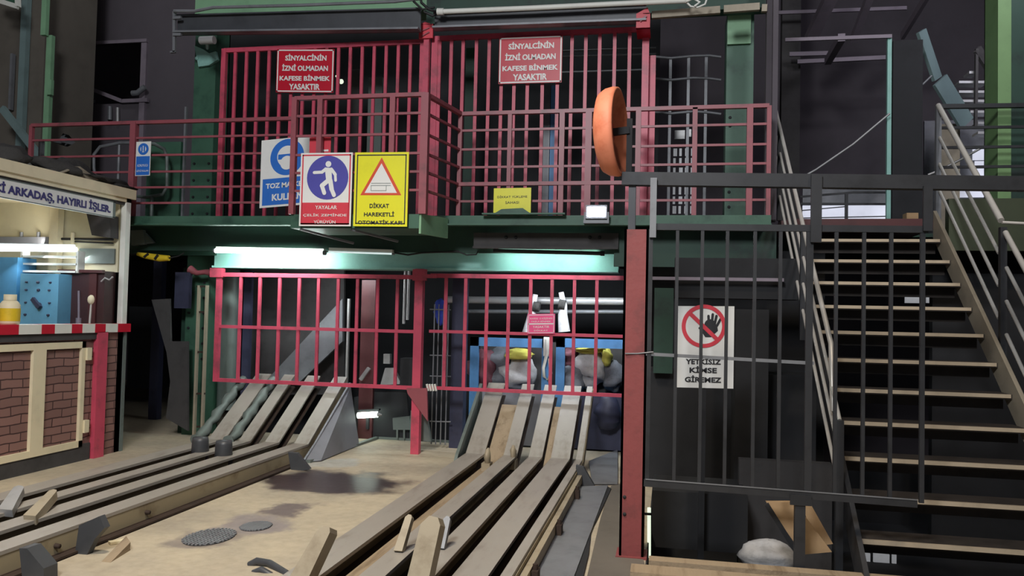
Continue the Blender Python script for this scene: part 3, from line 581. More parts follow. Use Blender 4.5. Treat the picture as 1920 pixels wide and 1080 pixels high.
# ------------------------------------------------------------------ orange dish on the fence corner
YO = 5.1
c = PY(1150, 248, YO)
t = thing('signal_dish', (c.x, YO, c.z-.29), 'orange round dish seen nearly edge-on above the corner of the black fence', 'dish')
m = MB(); ax = Vector((.985, -.15, .03)).normalized()
m.lathe(c, ax, [(.0, -.095), (.1, -.095), (.19, -.088), (.245, -.068), (.268, -.03), (.276, .02), (.272, .045), (.255, .05), (.235, .02), (.17, -.02), (.08, -.04), (0, -.04)], 40)
for v in m.v:
    v.z = c.z + (v.z-c.z)*1.03
part('dish_shell', m, 'orange', t)
m = MB(); m.lathe(c-ax*.05, ax, [(.1, 0), (.09, .03), (.05, .05), (0, .05)], 24); part('dish_hub', m, 'orangesign', t, 'darker orange hub inside the dish')
m = MB(); m.beam(c+ax*.0, PY(1180, 244, YO), .03, .045); X = Xat(1180, 280, YO+.02); m.box(X-.018, X+.018, YO, YO+.04, Zat(1180, 334, YO), Zat(1180, 222, YO)); part('bracket', m, 'blacker', t)

# ------------------------------------------------------------------ red column and black fence at the right
FY = 5.1
zc0 = Zat(1185, 430, FY)
t = thing('gate_column', (Xat(1185, 900, FY), FY, 0), 'tall red steel column at the corner of the black fence', 'column')
m = MB(); xa_, xb_ = -.277, -.125; m.box(xa_, xb_, FY, FY+.02, 0, zc0); m.box(xa_, xa_+.015, FY, FY+.16, 0, zc0); m.box(xb_-.015, xb_, FY, FY+.16, 0, zc0); m.box(xa_, xb_, FY+.14, FY+.16, 0, zc0); m.box(xa_-.02, xb_+.02, FY-.02, FY+.18, 0, .012); part('shaft', m, 'postred', t)
for q in (932, 964): b = MB(); b.lathe(PY(1171, q, FY), (0, -1, 0), [(0, .006), (.01, .006), (.012, 0)], 8); part('bolt', b, 'blacker', t)
m = MB(); m.box(xa_+.02, xa_+.065, FY+.02, FY+.09, zc0, Zat(1175, 335, FY)); part('extension', m, 'channel', t, 'black upper extension'); 
t = thing('security_fence', (.8, FY, .44), 'black barred fence panels in front of the stairs hanging from a thick top beam', 'fence')
m = MB(); m.beam(V(-.30, FY+.03, 2.385), V(2.3, FY+.03, 2.325), .07, .082); part('top_beam', m, 'black', t)
m = MB(); m.beam(V(-.12, FY, 2.075), V(1.5, FY, 2.06), .03, .04); part('rail', m, 'black', t)
m = MB(); m.beam(V(-.13, FY, 1.275), V(.87, FY, 1.25), .016, .02); part('rail', m, 'greysteel', t, 'thin pale horizontal rod')
m = MB(); m.beam(V(-.13, FY, .475), V(1.45, FY, .45), .03, .045); part('rail', m, 'black', t)
m = MB(); m.beam(V(-.12, FY-.016, .498), V(1.45, FY-.016, .473), .006, .006); part('worn_edge', m, 'greysteel', t, 'worn bare edge of the bottom rail')
fx = [Xat(q, 600, FY) for q in (1218, 1268, 1315, 1362, 1414, 1462, 1517)]+[Xat(q, 600, FY) for q in (1567, 1619, 1670, 1729)]
for i, x in enumerate(fx):
    wd = .026 if i in (0, 10) else .04 if i == 6 else .02
    b = MB(); b.box(x-wd/2, x+wd/2, FY-.012, FY+.012, .455, 2.06); part('bar', b, 'black', t)
for q, ya, yb, wd, mt in ((1225, 335, 446, .04, 'greysteel'), (1529, 328, 455, .062, 'black'), (1737, 350, 434, .05, 'black')):
    x = Xat(q, 390, FY); b = MB(); b.box(x-wd/2, x+wd/2, FY-.035, FY-.013, Zat(q, yb, FY), Zat(q, ya, FY)); part('hanger_strap', b, mt, t)
x = Xat(1499, 1010, FY); b = MB(); b.box(x-.03, x+.03, FY-.02, FY+.03, -.05, .46); part('leg', b, 'black', t)
b = MB(); b.box(Xat(1480, 945, FY), Xat(1520, 945, FY), FY-.03, FY-.02, .40, .46); part('hinge_plate', b, 'blacker', t)
# spring beside the column
m = MB(); pts = []
for i in range(60*8): a = i/8*2*math.pi; pts.append(V(Xat(1204, 650, 5.18)+.022*math.cos(a), 5.2+.022*math.sin(a), 1.0+.85*i/480))
m.tube(pts, .0045, 5); single('coil_spring', m, 'spring', 'long thin coil spring hanging behind the tall red column', 'spring')
m = MB(); m.tube([PY(1172, 663, FY-.01), PY(1195, 663, FY), PY(1225, 660, FY-.02)], .005, 6); single('tie_wire', m, 'greysteel', 'thin tie wire between the red column and the fence', 'wire')
m = MB(); m.prism([PY(1186, 722, 5.3), PY(1200, 700, 5.3), PY(1207, 703, 5.3), PY(1190, 728, 5.3)], (0, .05, 0)); m.box(Xat(1187, 722, 5.3), Xat(1192, 722, 5.3), 5.3, 5.34, -.6, Zat(1188, 724, 5.3)); single('latch_handle', m, 'cream', 'cream lever handle tilted beside the red column', 'handle')
m = MB(); m.beam(PY(1190, 1030, 5.2), PY(1199, 925, 5.2), .02, .03); single('batten', m, 'cardboard', 'pale tan batten leaning beside the foot of the red column', 'batten')
# curb planks
m = MB(); m.beam(V(-.09, 5.0, .015), V(2.2, 5.02, .005), .1, .05, mi=0); single('kerb_plank', m, 'wood', 'tan timber kerb under the black fence, rear board', 'plank')
m = MB(); m.beam(V(-.19, 4.8, .02), V(2.2, 4.8, .01), .16, .03); single('kerb_plank', m, 'wood', 'tan timber kerb under the black fence, front board', 'plank')

# no-entry sign behind the fence
S = ysign((1270, 574), (1376, 574), (1376, 729), (1268, 726), 5.75); m = MB(); S.board(m)
k = 44
def ring(mb, u, v, r0, r1, mi, n):
    for i in range(k):
        a, b = 2*math.pi*i/k, 2*math.pi*(i+1)/k; f = S.w/S.h
        S.poly(mb, [(u+r0*math.cos(a), v+r0*f*math.sin(a)), (u+r1*math.cos(a), v+r1*f*math.sin(a)), (u+r1*math.cos(b), v+r1*f*math.sin(b)), (u+r0*math.cos(b), v+r0*f*math.sin(b))], mi, n)
t = signthing(S, 'prohibition_sign', 'white no-entry sign with a raised hand in a red ring behind the black fence', m, ['signwhite'])
m = MB(); S.disc(m, .58, .77, .1, 0, .002, ry=.07); S.poly(m, [(.44, .68), (.54, .76), (.7, .78), (.72, .7), (.6, .62), (.5, .62)], 0, .0021)
for a, b in (((.56, .76), (.55, .88)), ((.61, .78), (.625, .90)), ((.66, .78), (.69, .88)), ((.7, .76), (.76, .84)), ((.5, .7), (.4, .73))): S.line(m, a, b, .045, 0, .0022)
part('hand_pictogram', m, 'ink', t)
m = MB(); ring(m, .47, .755, .32, .39, 0, .004); S.line(m, (.24, .9), (.7, .6), .07, 0, .0045); part('ring_and_bar', m, 'signrose', t)
linesof(t, S, [('YETKİSİZ', .47, .33, .62, .085), ('KİMSE', .47, .225, .48, .085), ('GİREMEZ', .47, .11, .64, .085)], 'ink', .03)
m = MB(); X = Xat(1320, 600, 5.78); m.box(X-.02, X+.02, 5.76, 5.8, .0-.6, 1.5); single('sign_post', m, 'blacker', 'thin black upright carrying the hand sign behind the fence', 'post')

# under-deck equipment behind the fence
def panel(name, label, cat, a, b, c, d, Y, mt, dep=.1):
    m = MB(); m.box(Xat(a, (b+d)/2, Y), Xat(c, (b+d)/2, Y), Y, Y+dep, Zat((a+c)/2, d, Y), Zat((a+c)/2, b, Y)); return single(name, m, mt, label, cat)
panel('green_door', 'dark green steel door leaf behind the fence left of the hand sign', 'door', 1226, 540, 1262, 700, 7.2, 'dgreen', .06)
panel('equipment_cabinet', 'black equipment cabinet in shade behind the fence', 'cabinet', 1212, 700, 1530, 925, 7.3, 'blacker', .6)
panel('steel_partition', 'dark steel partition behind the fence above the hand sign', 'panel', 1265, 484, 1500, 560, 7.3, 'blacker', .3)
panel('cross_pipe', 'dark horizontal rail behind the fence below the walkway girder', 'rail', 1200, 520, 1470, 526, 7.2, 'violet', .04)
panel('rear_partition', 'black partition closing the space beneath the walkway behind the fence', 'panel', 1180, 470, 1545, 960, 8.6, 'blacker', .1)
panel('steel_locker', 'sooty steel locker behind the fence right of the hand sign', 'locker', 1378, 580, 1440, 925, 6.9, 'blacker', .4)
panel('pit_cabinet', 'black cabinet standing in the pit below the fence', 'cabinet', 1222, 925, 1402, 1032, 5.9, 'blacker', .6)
m = MB(); m.box(Xat(1385, 960, 6.3), Xat(1560, 960, 6.3), 6.3, 6.4, -.6, .45); single('pit_partition', m, 'rubber', 'grey panel at the back of the pit under the stairs', 'panel')
m = MB(); m.tube([PY(1217, 952, 5.5), PY(1217, 1045, 5.5)], .012, 10); single('tube_lamp', m, 'tubegreen', 'pale greenish vertical tube below the fence beside the red column', 'lamp')
m = MB(); m.beam(PY(1199, 963, 5.48), PY(1222, 964, 5.48), .012, .015); single('lamp_bracket', m, 'cable', 'black bracket holding the vertical tube', 'bracket')
m = MB(); m.blob((Xat(1440, 1040, 5.9), 5.9, Zat(1440, 1045, 5.9)), (.2, .16, .12), 3, .15); single('white_sack', m, 'sack', 'pale rumpled sack lying in the pit below the fence', 'sack')
m = MB(); m.prism([PY(1437, 942, 5.35), PY(1490, 942, 5.35), PY(1560, 1035, 5.35), PY(1505, 1040, 5.35)], (0, .05, 0)); m.prism([PY(1505, 950, 5.45), PY(1520, 945, 5.45), PY(1562, 1020, 5.45), PY(1530, 1024, 5.45)], (0, .03, 0)); single('sloping_board', m, 'cardboard', 'tan board sloping down under the foot of the stairs', 'board')
m = MB(); m.beam(PY(1437, 945, 5.33), PY(1500, 1045, 5.33), .02, .03); single('pit_strut', m, 'blacker', 'black strut along the edge of the tan sloping board', 'strut')

# ------------------------------------------------------------------ main stairs
SX0, SX1 = 1.17, 2.42
Y0, G, Z0, RI = 5.28, .2556, .173, .21
t = thing('staircase', (1.8, 5.3, -.04), 'open steel staircase with worn pale nosings climbing to the upper walkway', 'staircase')
for n in range(0, 11):
    z = Z0+n*RI; y = Y0+n*G
    b = MB(); b.box(SX0, SX1, y+.006, y+.25, z-.035, z-.001); b.box(SX0, SX1, y+.16, y+.175, z-.12, z-.035); tr = part('tread', b, 'tread', t)
    b = MB(); b.box(SX0+.01, SX1-.01, y-.004, y+.018, z-.026, z); part('nosing', b, 'nosing', tr, 'pale worn nosing')
for x, mt in ((SX0-.03, 'black'), (SX1+.002, 'stringer')):  # right one pale tan: light on its inner face is in the colour
    b = MB(); a = V(x, Y0-1.2*G, Z0-1.2*RI); c = V(x, Y0+10.9*G, Z0+10.9*RI)
    b.prism([a+V(0,0,-.16), c+V(0,0,-.16), c+V(0,0,.1), a+V(0,0,.1)], (.03, 0, 0)); part('stringer', b, mt, t, 'stringer in the pale tan of its lit face' if mt == 'stringer' else None)
def tubes(name, label, lines, posts, r=.02):
    allp = [q for l in lines for q in l[0]]; c = sum((Vector(p) for p in allp), Vector())/len(allp)
    t = thing(name, (c.x, c.y, min(p.z for p in allp)), label, 'handrail')
    for l, rad, nm in lines: b = MB(); b.tube(l, rad, 10); part(nm, b, 'chrome', t)
    for p, q, mt in posts: b = MB(); b.beam(p, q, .045, .045); part('post', b, mt, t)
    return t
XL = 1.1
def hl(y, dz): return V(XL, y, .62+(y-5.82)*.785+dz)
ln = [([hl(8.86, .745), hl(5.80, .745), hl(5.72, .66)+V(.0, 0, -.3)], .018, 'top_rail')]
for d in (.5, .28, .06): ln.append(([hl(8.8, d), hl(5.5, d)], .013, 'mid_rail'))
tubes('stair_handrail', 'stainless steel handrail down the left side of the open stairs', ln, [(hl(5.5, -.5), hl(5.5, .5), 'black'), (hl(7.0, -.2), hl(7.0, .74), 'black'), (hl(8.5, -.2), hl(8.5, .74), 'black')])
XR = 2.485
def hr(y, dz): return V(XR, y, 2.04+(y-7.56)*.87+dz)
ln = [([hr(8.14, 1.03), hr(6.68, 1.03)], .024, 'top_rail'), ([hr(6.6, 1.0), hr(5.2, 1.0)], .02, 'top_rail'), ([hr(6.66, 1.03), V(3.4, 6.66, hr(6.66, .98).z)], .012, 'branch_tube')]
for d in (.75, .5, .25): ln.append(([hr(8.1, d), hr(6.72, d)], .014, 'mid_rail')); ln.append(([hr(6.58, d), hr(5.2, d)], .014, 'mid_rail'))
tubes('stair_handrail', 'stainless steel handrail down the right side of the open stairs', ln, [(hr(6.65, -.2), hr(6.65, 1.0), 'black'), (hr(8.14, -.05), hr(8.14, 1.02), 'greysteel')])
m = MB(); m.box(SX0-.1, 2.5, 8.1, 9.2, DZ-.06, DZ+.005); m.box(SX0-.05, SX1, 8.08, 8.1, DZ-.08, DZ+.02); single('stair_landing', m, 'maroon', 'dark reddish landing plate at the head of the open stairs', 'landing')
m = MB(); Y = 7.95; m.box(2.52, 4.3, Y, Y+.1, Zat(1850, 470, Y), Zat(1850, 372, Y)); single('landing_girder', m, 'olive', 'dark green girder under the landing right of the stairs', 'girder')
m = MB(); m.box(2.52, 4.6, 8.4, 8.5, -.6, 2.0); single('under_stair_wall', m, 'blacker', 'black partition beyond the right side of the stairs', 'panel')

# landing railing at right
Y = 8.45
rl = []
for py in (200, 240, 277, 314): rl.append((PY(1758, py, Y), PY(1990, py-3, Y), 1 if py == 200 else 0))
hrail('handrail', 'black handrail across the landing in front of the bright green column', Y, [(PY(1760, 300, Y), Zat(1760, 200, Y), .03)], rl, 'black', DZ, top=.05, rw=.026)
# behind landing: balcony railing, white pole, cables
Y = 10.5
zb = Zat(1600, 412, Y)
rl = [(PY(1500, 369, Y), PY(1600, 361, Y), 1), (PY(1600, 361, Y), PY(1690, 361, Y), 1), (PY(1500, 382, Y), PY(1690, 383, Y), 1), (PY(1500, 395, Y), PY(1590, 387, Y), 0), (PY(1500, 409, Y), PY(1690, 405, Y), 0)]
hrail('handrail', 'thin black railing beyond the head of the stairs against the glowing pale wall', Y, [(PY(1587, 380, Y), Zat(1587, 361, Y), .035), (PY(1692, 380, Y), Zat(1692, 356, Y), .05)], rl, 'black', DZ, top=.03, rw=.012)
m = MB(); Y = 11.6; m.box(Xat(1505, 400, Y), Xat(1672, 400, Y), Y, Y+.03, Zat(1600, 416, Y), Zat(1600, 385, Y)); struct('window_1', m, 'daywin')  # far bright wall, its light put in as emission
m = MB(); m.box(Xat(1505, 370, Y), Xat(1672, 370, Y), Y, Y+.03, Zat(1600, 384, Y), Zat(1600, 352, Y)); m.box(Xat(1700, 370, Y), Xat(1728, 370, Y), Y, Y+.03, Zat(1715, 412, Y), Zat(1715, 386, Y)); single('pale_partition', m, 'greysteel', 'dim grey partition above the glowing pale wall beyond the stairs', 'partition')
m = MB(); Y = 9.8; m.box(Xat(1668, 200, Y)-.025, Xat(1668, 200, Y)+.02, Y, Y+.05, DZ, Zat(1670, 68, Y)); single('tall_pole', m, 'teal', 'slender pale teal pole standing beyond the head of the stairs', 'pole')
m = MB(); m.box(Xat(1674, 200, Y+.06), Xat(1730, 200, Y+.06), Y+.06, Y+.2, DZ, Zat(1700, 72, Y)); single('dark_pier', m, 'blacker', 'dark pier right of the slender teal pole', 'pier')
m = MB(); Y = 9.78; m.beam(PY(1472, 75, Y), PY(1672, 68, Y), .03, .04); single('lintel_bar', m, 'violet', 'dim bar joining the top of the slender teal pole', 'bar')
m = MB(); m.tube([PY(1505, 332, 9.7), PY(1530, 318, 9.7), PY(1600, 270, 9.7), PY(1668, 213, 9.7)], .012, 8); single('steel_cable', m, 'palesteel', 'pale cable slanting up to the slender teal pole', 'cable')
m = MB(); m.tube([PY(1690, 192, 9.9), PY(1720, 168, 9.9), PY(1747, 142, 9.9)], .012, 8); single('steel_cable', m, 'greysteel', 'short grey cable slanting toward the distant stair stringer', 'cable')
m = MB(); m.tube([PY(1740, 328, 9.0), PY(1760, 320, 9.0), PY(1800, 300, 9.0), PY(1870, 260, 9.0)], .012, 8); single('steel_cable', m, 'palesteel', 'pale cable crossing behind the right stair handrail', 'cable')
panel('carton', 'small tan carton at the head of the stairs', 'box', 1700, 399, 1722, 411, 9.25, 'cardboard', .15)
m = MB(); Y = 12.6; m.box(Xat(1465, 200, Y), Xat(1500, 200, Y), Y, Y+.2, DZ, 7.5); single('dark_pier', m, 'rubber', 'dark grey-green pier right of the walkway end', 'pier')
m = MB(); Y = 8.0; m.box(Xat(1449, 100, Y), Xat(1459, 100, Y), Y, Y+.06, DZ, 6.2); m.box(Xat(1440, 40, Y), Xat(1462, 40, Y), Y+.1, Y+.2, DZ, 6.5); single('dark_stanchion', m, 'darkwall', 'black stanchion rising at the right end of the walkway', 'post')

# sloping ceiling members
for i, (a, b, wd, lb) in enumerate((((1575, -40), (1520, 72), .17, 'broad dim rafter'), ((1640, -30), (1600, 75), .09, 'narrow dim rafter'), ((1578, 70), (1552, 115), .09, 'short dim rafter'), ((1740, -10), (1692, 68), .05, 'thin bent strut'))):
    m = MB(); m.beam(PY(*a, 11.0), PY(*b, 12.2), wd, .1); single('rafter', m, 'violet', lb+' sloping through the dark upper right', 'rafter')
m = MB(); m.beam(PY(1480, 102, 12.3), PY(1552, 100, 12.3), .04, .06); m.beam(PY(1495, 116, 12.4), PY(1660, 108, 12.4), .04, .06); m.beam(PY(1460, 24, 12.2), PY(1700, 15, 12.2), .03, .05); single('purlin', m, 'violet', 'faint horizontal purlins in the dark upper right', 'beam')

# distant upper stair
t = thing('distant_staircase', (Xat(1820, 250, 10.5), 10.6, DZ), 'distant steel staircase behind the right handrail and bright green column', 'staircase')
m = MB(); m.beam(PY(1727, 58, 10.2), PY(1757, 148, 10.4), .04, .16); m.beam(PY(1762, 150, 10.4), PY(1812, 232, 10.6), .04, .24); part('stringer', m, 'tealsteel', t)
m = MB(); m.beam(PY(1832, 92, 10.6), PY(1876, 160, 10.8), .04, .12); m.beam(PY(1831, 92, 10.6), PY(1829, 240, 10.7), .03, .05); part('rail_post', m, 'rubber', t)
for i, (a, b, y) in enumerate(((1812, 1828, 140), (1793, 1845, 158), (1793, 1855, 176), (1798, 1866, 193), (1814, 1868, 213), (1828, 1868, 234), (1828, 1868, 252))):
    m = MB(); A, B = PY(a, y, 10.8), PY(b, y, 10.8); m.beam(A, B, .2, .03); part('tread', m, 'palesteel', t)
# pale daylight area behind the right handrail
Y = 12.0
m = MB()
for a, b, c, d in ((1824, 280, 1846, 300), (1828, 302, 1868, 330), (1858, 292, 1874, 306), (1766, 352, 1790, 372), (1795, 354, 1888, 370), (1908, 270, 1925, 330)): m.box(Xat(a, b, Y), Xat(c, d, Y), Y, Y+.02, Zat(a, d, Y), Zat(a, b, Y))
struct('window_2', m, 'daywin')
m = MB(); m.box(Xat(1733, 300, Y+.1), Xat(1930, 300, Y+.1), Y+.1, Y+.15, DZ, Zat(1800, 222, Y)); struct('wall_landing', m, 'greysteel')
m = MB(); m.box(Xat(1762, 250, 11.2), Xat(1800, 250, 11.2), 11.2, 11.4, DZ, Zat(1790, 232, 11.2)); single('stacked_crate', m, 'stringer', 'dim tan crate beyond the top of the right stair handrail', 'crate')
# windows seen under the stairs
for a, b, c, d, n in ((1697, 541, 1725, 554, 3), (1697, 556, 1725, 568, 4), (1737, 541, 1749, 568, 5), (1762, 545, 1774, 568, 6), (1698, 587, 1722, 594, 7), (1763, 587, 1783, 594, 8)):
    m = MB(); Y = 9.4; m.box(Xat(a, b, Y), Xat(c, b, Y), Y, Y+.02, Zat(a, d, Y), Zat(a, b, Y)); struct('window_%d' % n, m, 'daywin2')
for a, b, c, d, n in ((1601, 1036, 1632, 1053, 9), (1638, 1038, 1668, 1056, 10), (1673, 1040, 1681, 1057, 11)):
    m = MB(); Y = 7.6; m.box(Xat(a, b, Y), Xat(c, b, Y), Y, Y+.02, Zat(a, d, Y), Zat(a, b, Y)); struct('window_%d' % n, m, 'daywin2')

# grid cage behind the walkway right
Y = 9.4
t = thing('mesh_cage', (Xat(1300, 250, Y), Y, DZ), 'grey wire mesh cage standing beyond the walkway left of the bolted green column', 'cage')
for q in (1256, 1290, 1323): b = MB(); x = Xat(q, 200, Y); b.box(x-.016, x+.016, Y, Y+.02, DZ, Zat(q, 107, Y)); part('upright', b, 'greysteel', t)
for ya, yb in ((106, 105), (147, 148), (210, 212)): b = MB(); b.tube([PY(1224, ya, Y), PY(1258, ya+3, Y), PY(1300, ya-1, Y), PY(1330, yb-1, Y), PY(1352, yb+2, Y)], .016, 8); part('crossbar', b, 'greysteel', t)
Y = 10.2; m = MB()
for r in range(7):
    for cc in range(4):
        x = Xat(1262+cc*11, 330, Y); z = Zat(1275, 285+r*18, Y); s_ = .03 if (cc+r) % 3 else .045
        m.box(x, x+s_, Y, Y+.01, z-.05, z+.045)
struct('window_12', m, 'daywin2')
m = MB(); m.box(Xat(1288, 250, Y), Xat(1296, 250, Y), Y-.05, Y, Zat(1290, 258, Y), Zat(1290, 244, Y)); m.box(Xat(1265, 250, Y), Xat(1284, 250, Y), Y-.05, Y, Zat(1275, 262, Y), Zat(1275, 246, Y)); single('wall_bracket', m, 'palesteel', 'pale small bracket seen through the mesh cage', 'bracket')

# ------------------------------------------------------------------ rails and ramps
KN = 7.6; RY1 = 8.55; SL = .64
def rz(y): return .15 if y < KN else .15+(y-KN)*SL
def rail(label, x0, x1, y0=-.5, y1=RY1, web=None, kn=KN, group='ramp rails'):
    t = thing('ramp_rail', ((x0+x1)/2, (y0+y1)/2, 0), label, 'rail', None)
    def prof(m, xa, xb, za, zb, mi=0):
        z1 = .15+(y1-kn)*SL
        for (ya, yb, zz, zw) in ((y0, kn, 0, 0), (kn, y1, 0, z1-.15)):
            m.add([(xa,ya,.15+za),(xb,ya,.15+za),(xb,yb,.15+zw+za),(xa,yb,.15+zw+za),(xa,ya,.15+zb),(xb,ya,.15+zb),(xb,yb,.15+zw+zb),(xa,yb,.15+zw+zb)],
                  [(0,3,2,1),(4,5,6,7),(0,1,5,4),(1,2,6,5),(2,3,7,6),(3,0,4,7)], mi)
    m = MB(); prof(m, x0, x1, -.022, 0); part('rail_head', m, 'rail', t)
    wx = (x0+x1)/2 if web is None else web
    m = MB(); prof(m, wx-.012, wx+.012, -.13, -.022); part('rail_web', m, 'railweb', t)
    m = MB(); prof(m, x0-.008, x1+.008, -.143, -.13); part('rail_foot', m, 'railfoot', t)
    return t
rail('wide flat rail of the right track, nearest the open floor', -1.905, -1.72)
rail('second flat rail of the right track, left of the black gap', -1.53, -1.40)
rail('third flat rail of the right track, right of the black gap', -1.285, -1.155)
rail('fourth flat rail of the right track, broad and pale', -1.07, -.89)
rail('narrow outer guard rail of the right track beside the steel floor plates', -.83, -.77, web=-.775)
m = MB()
for ya, yb in ((-.5, 7.2),): m.box(-.76, -.72, ya, yb, .03, .1)
single('guard_bar', m, 'finger', 'yellowish bar bolted outside the narrow guard rail', 'bar')
m = MB(); zt_ = .15+(8.4-7.45)*.62
m.prism([(-1.97, 7.3, .02), (-1.97, 8.4, .02), (-1.97, 8.4, zt_+.02), (-1.97, 7.45, .16)], (.03, 0, 0)); single('ramp_cheek', m, 'pipegrey', 'grey side cheek on the left of the right ramp', 'plate')
for a, b, lb in ((-1.71, -1.54, 'left'), (-1.145, -1.08, 'right')):
    m = MB(); m.add([(a,-.5,.02),(b,-.5,.02),(b,KN,.02),(a,KN,.02),(a,-.5,.05),(b,-.5,.05),(b,KN,.05),(a,KN,.05)], [(0,3,2,1),(4,5,6,7),(0,1,5,4),(1,2,6,5),(2,3,7,6),(3,0,4,7)])
    z1 = .05+(8.35-KN)*SL; m.prism([(a, KN, .03), (b, KN, .03), (b, 8.35, z1), (a, 8.35, z1)], (0, 0, .02)); single('trough_board', m, 'wood', 'brown timber trough board between the rails of the right track, %s one' % lb, 'board')
rail('outermost flat rail of the left track, beside the booth', -4.655, -4.47)
rail('second flat rail of the left track from the booth', -4.31, -4.18)
rail('third flat rail of the left track from the booth', -4.02, -3.865)
rail('broad pale flat rail of the left track, nearest the open floor', -3.70, -3.545, web=-3.56)
m = MB(); m.box(-4.88, -4.72, -.5, 7.6, 0, .06); single('kerb_strip', m, 'rubber', 'low grey kerb strip between the booth and the left track', 'kerb')
m = MB(); m.prism([(-3.5, 7.35, .01), (-3.5, 8.5, .01), (-3.5, 8.5, .70), (-3.5, 7.62, .15)], (.02, 0, 0)); m.prism([(-3.48, 7.4, .01), (-3.36, 7.5, .01), (-3.36, 8.5, .01), (-3.48, 8.5, .65)], (0, .01, 0)); single('ramp_cheek', m, 'bluegrey', 'blue-grey side cheek on the right of the left ramp', 'plate')
m = MB()
for xx in (-3.5, -3.52): pass
m.box(-3.53, -3.47, 1, 7.3, .0, .02); single('guard_angle', m, 'railfoot', 'rusty brown angle along the foot of the broad pale left rail', 'angle')
# floor patches under the tracks
m = MB(); m.box(-4.7, -3.47, -.5, 7.7, .001, .006); single('track_bed', m, 'blacker', 'oily black bed beneath the left track rails', 'bed')
m = MB(); m.box(-1.93, -.72, -.5, 7.7, .001, .006); single('track_bed', m, 'blacker', 'oily black bed beneath the right track rails', 'bed')
# lumpy broken guards on the outer left ramp
for j, (xo, lb) in enumerate(((-4.76, 'outer'), (-4.39, 'inner'))):
    m = MB(); 
    for i in range(9):
        y = 7.5+i*.12; z = rz(y)+.04; pass
    m.tube([(xo+.014*math.sin(i*2.3+j), 7.5+i*.06, rz(7.5+i*.06)+.0+.012*math.sin(i*3.1)) for i in range(17)], [.05+.012*math.sin(i*4.7+j) for i in range(17)], 8)
    single('crusted_guard', m, 'pipegrey', 'lumpy crusted grey guard along the left ramp, %s one' % lb, 'guard')
for px, py, h_, lb in ((375, 850, .13, 'left'), (419, 857, .13, 'right')):
    p = PZ(px, py, .13); m = MB(); m.lathe((p.x, p.y, .15), (0, 0, 1), [(.0, -.13), (.085, -.13), (.075, h_-.03), (.07, h_), (.0, h_+.01)], 18)
    single('bollard', m, 'channel', 'short black stub bollard at the foot of the left ramp, %s of the pair' % lb, 'bollard')
# rail clips/pins on right track
for px, py, lb in ((914, 872, 'left'), (962, 866, 'right')):
    p = PZ(px, py, .1); m = MB(); m.blob((p.x, p.y, .17), (.03, .05, .09), int(px), .2, 8); m.box(p.x-.05, p.x+.03, p.y-.04, p.y+.08, .03, .12); single('rail_chock', m, 'finger', 'small tan chock between rails at the foot of the right ramp, %s one' % lb, 'chock')

# tongues: tapered steel fingers standing up from the track
def tongue(label, bpx, zb, tpx, w0, w1, th, mt='finger', dy=.25, rnd=True):
    B = PZ(*bpx, zb); T = PY(*tpx, B.y+dy)
    T.x = T.x
    d = (T-B).normalized(); a = Vector((0, 0, 1)).cross(Vector((1, 0, 0))); s = Vector((1, 0, 0))
    n = d.cross(s).normalized()
    # profile in plane of d and n, thickness along s
    pr = [B-s*w0/2, B+s*w0/2, T+s*w1/2, T+s*w1*.3+d*w1*.35, T-s*w1*.15+d*w1*.42, T-s*w1/2]
    m = MB(); m.prism([p-n*th/2 for p in pr], n*th)
    return single('stop_tongue', m, mt, label, 'stop')
tongue('broad tan stop tongue leaning left at the bottom of the right track', (560, 1100), .16, (613, 1000), .10, .07, .10, dy=.1)
tongue('short pinkish stop tongue standing mid-track on the right track', (748, 1035), .15, (768, 972), .05, .04, .05, dy=.1)
tongue('broad tan stop tongue leaning left near the middle of the right track', (784, 1105), .16, (812, 985), .11, .10, .10, dy=.1)
tongue('slim grey curved stop tongue right of the broad tan ones on the right track', (826, 1030), .15, (839, 975), .05, .04, .04, 'greysteel', .1)
tongue('pale rounded stop tongue on the left track, farther of the two', (10, 962), .15, (36, 920), .11, .08, .05, 'palesteel', .3)
tongue('tan rounded stop tongue on the left track, nearer of the two', (56, 975), .15, (100, 928), .09, .06, .06, 'finger', .35)
# black triangular clips against the rails
def clip(label, poly, Y, dep=.04, mt='channel'):
    m = MB(); m.prism([PY(*p, Y) for p in poly], (.0, dep, 0)); return single('rail_bracket', m, mt, label, 'bracket')
pY = PZ(60, 1085, 0).y
clip('dark angular bracket at the bottom left corner beside the broad left rail', [(36, 1028), (50, 1028), (82, 1066), (82, 1110), (44, 1110)], 3.8, .1)
clip('black folded bracket gripping the middle of the broad left rail', [(148, 985), (186, 968), (196, 990), (178, 1010), (160, 1046), (140, 1040)], PZ(160, 1040, 0).y, .05)
clip('small black bracket at the foot of the left ramp facing the open floor', [(540, 848), (556, 850), (580, 880), (562, 884), (545, 880)], PZ(560, 882, 0).y, .05)
clip('dark wedge bracket at the foot of the narrow guard rail of the right ramp', [(1080, 872), (1094, 876), (1115, 912), (1090, 914), (1078, 900)], PZ(1095, 913, 0).y, .05)
m = MB(); p = PZ(500, 1085, 0); m.tube([PY(468, 1060, p.y+.2), PY(482, 1052, p.y+.2), PY(505, 1056, p.y+.2), PY(540, 1078, p.y+.1), PY(560, 1100, p.y)], .022, 8); m.tube([PY(475, 1075, p.y+.1), PY(490, 1068, p.y+.1), PY(510, 1080, p.y+.1)], .02, 8); single('shackle', m, 'channel', 'dark bent shackle and rod at the bottom centre of the view', 'shackle')
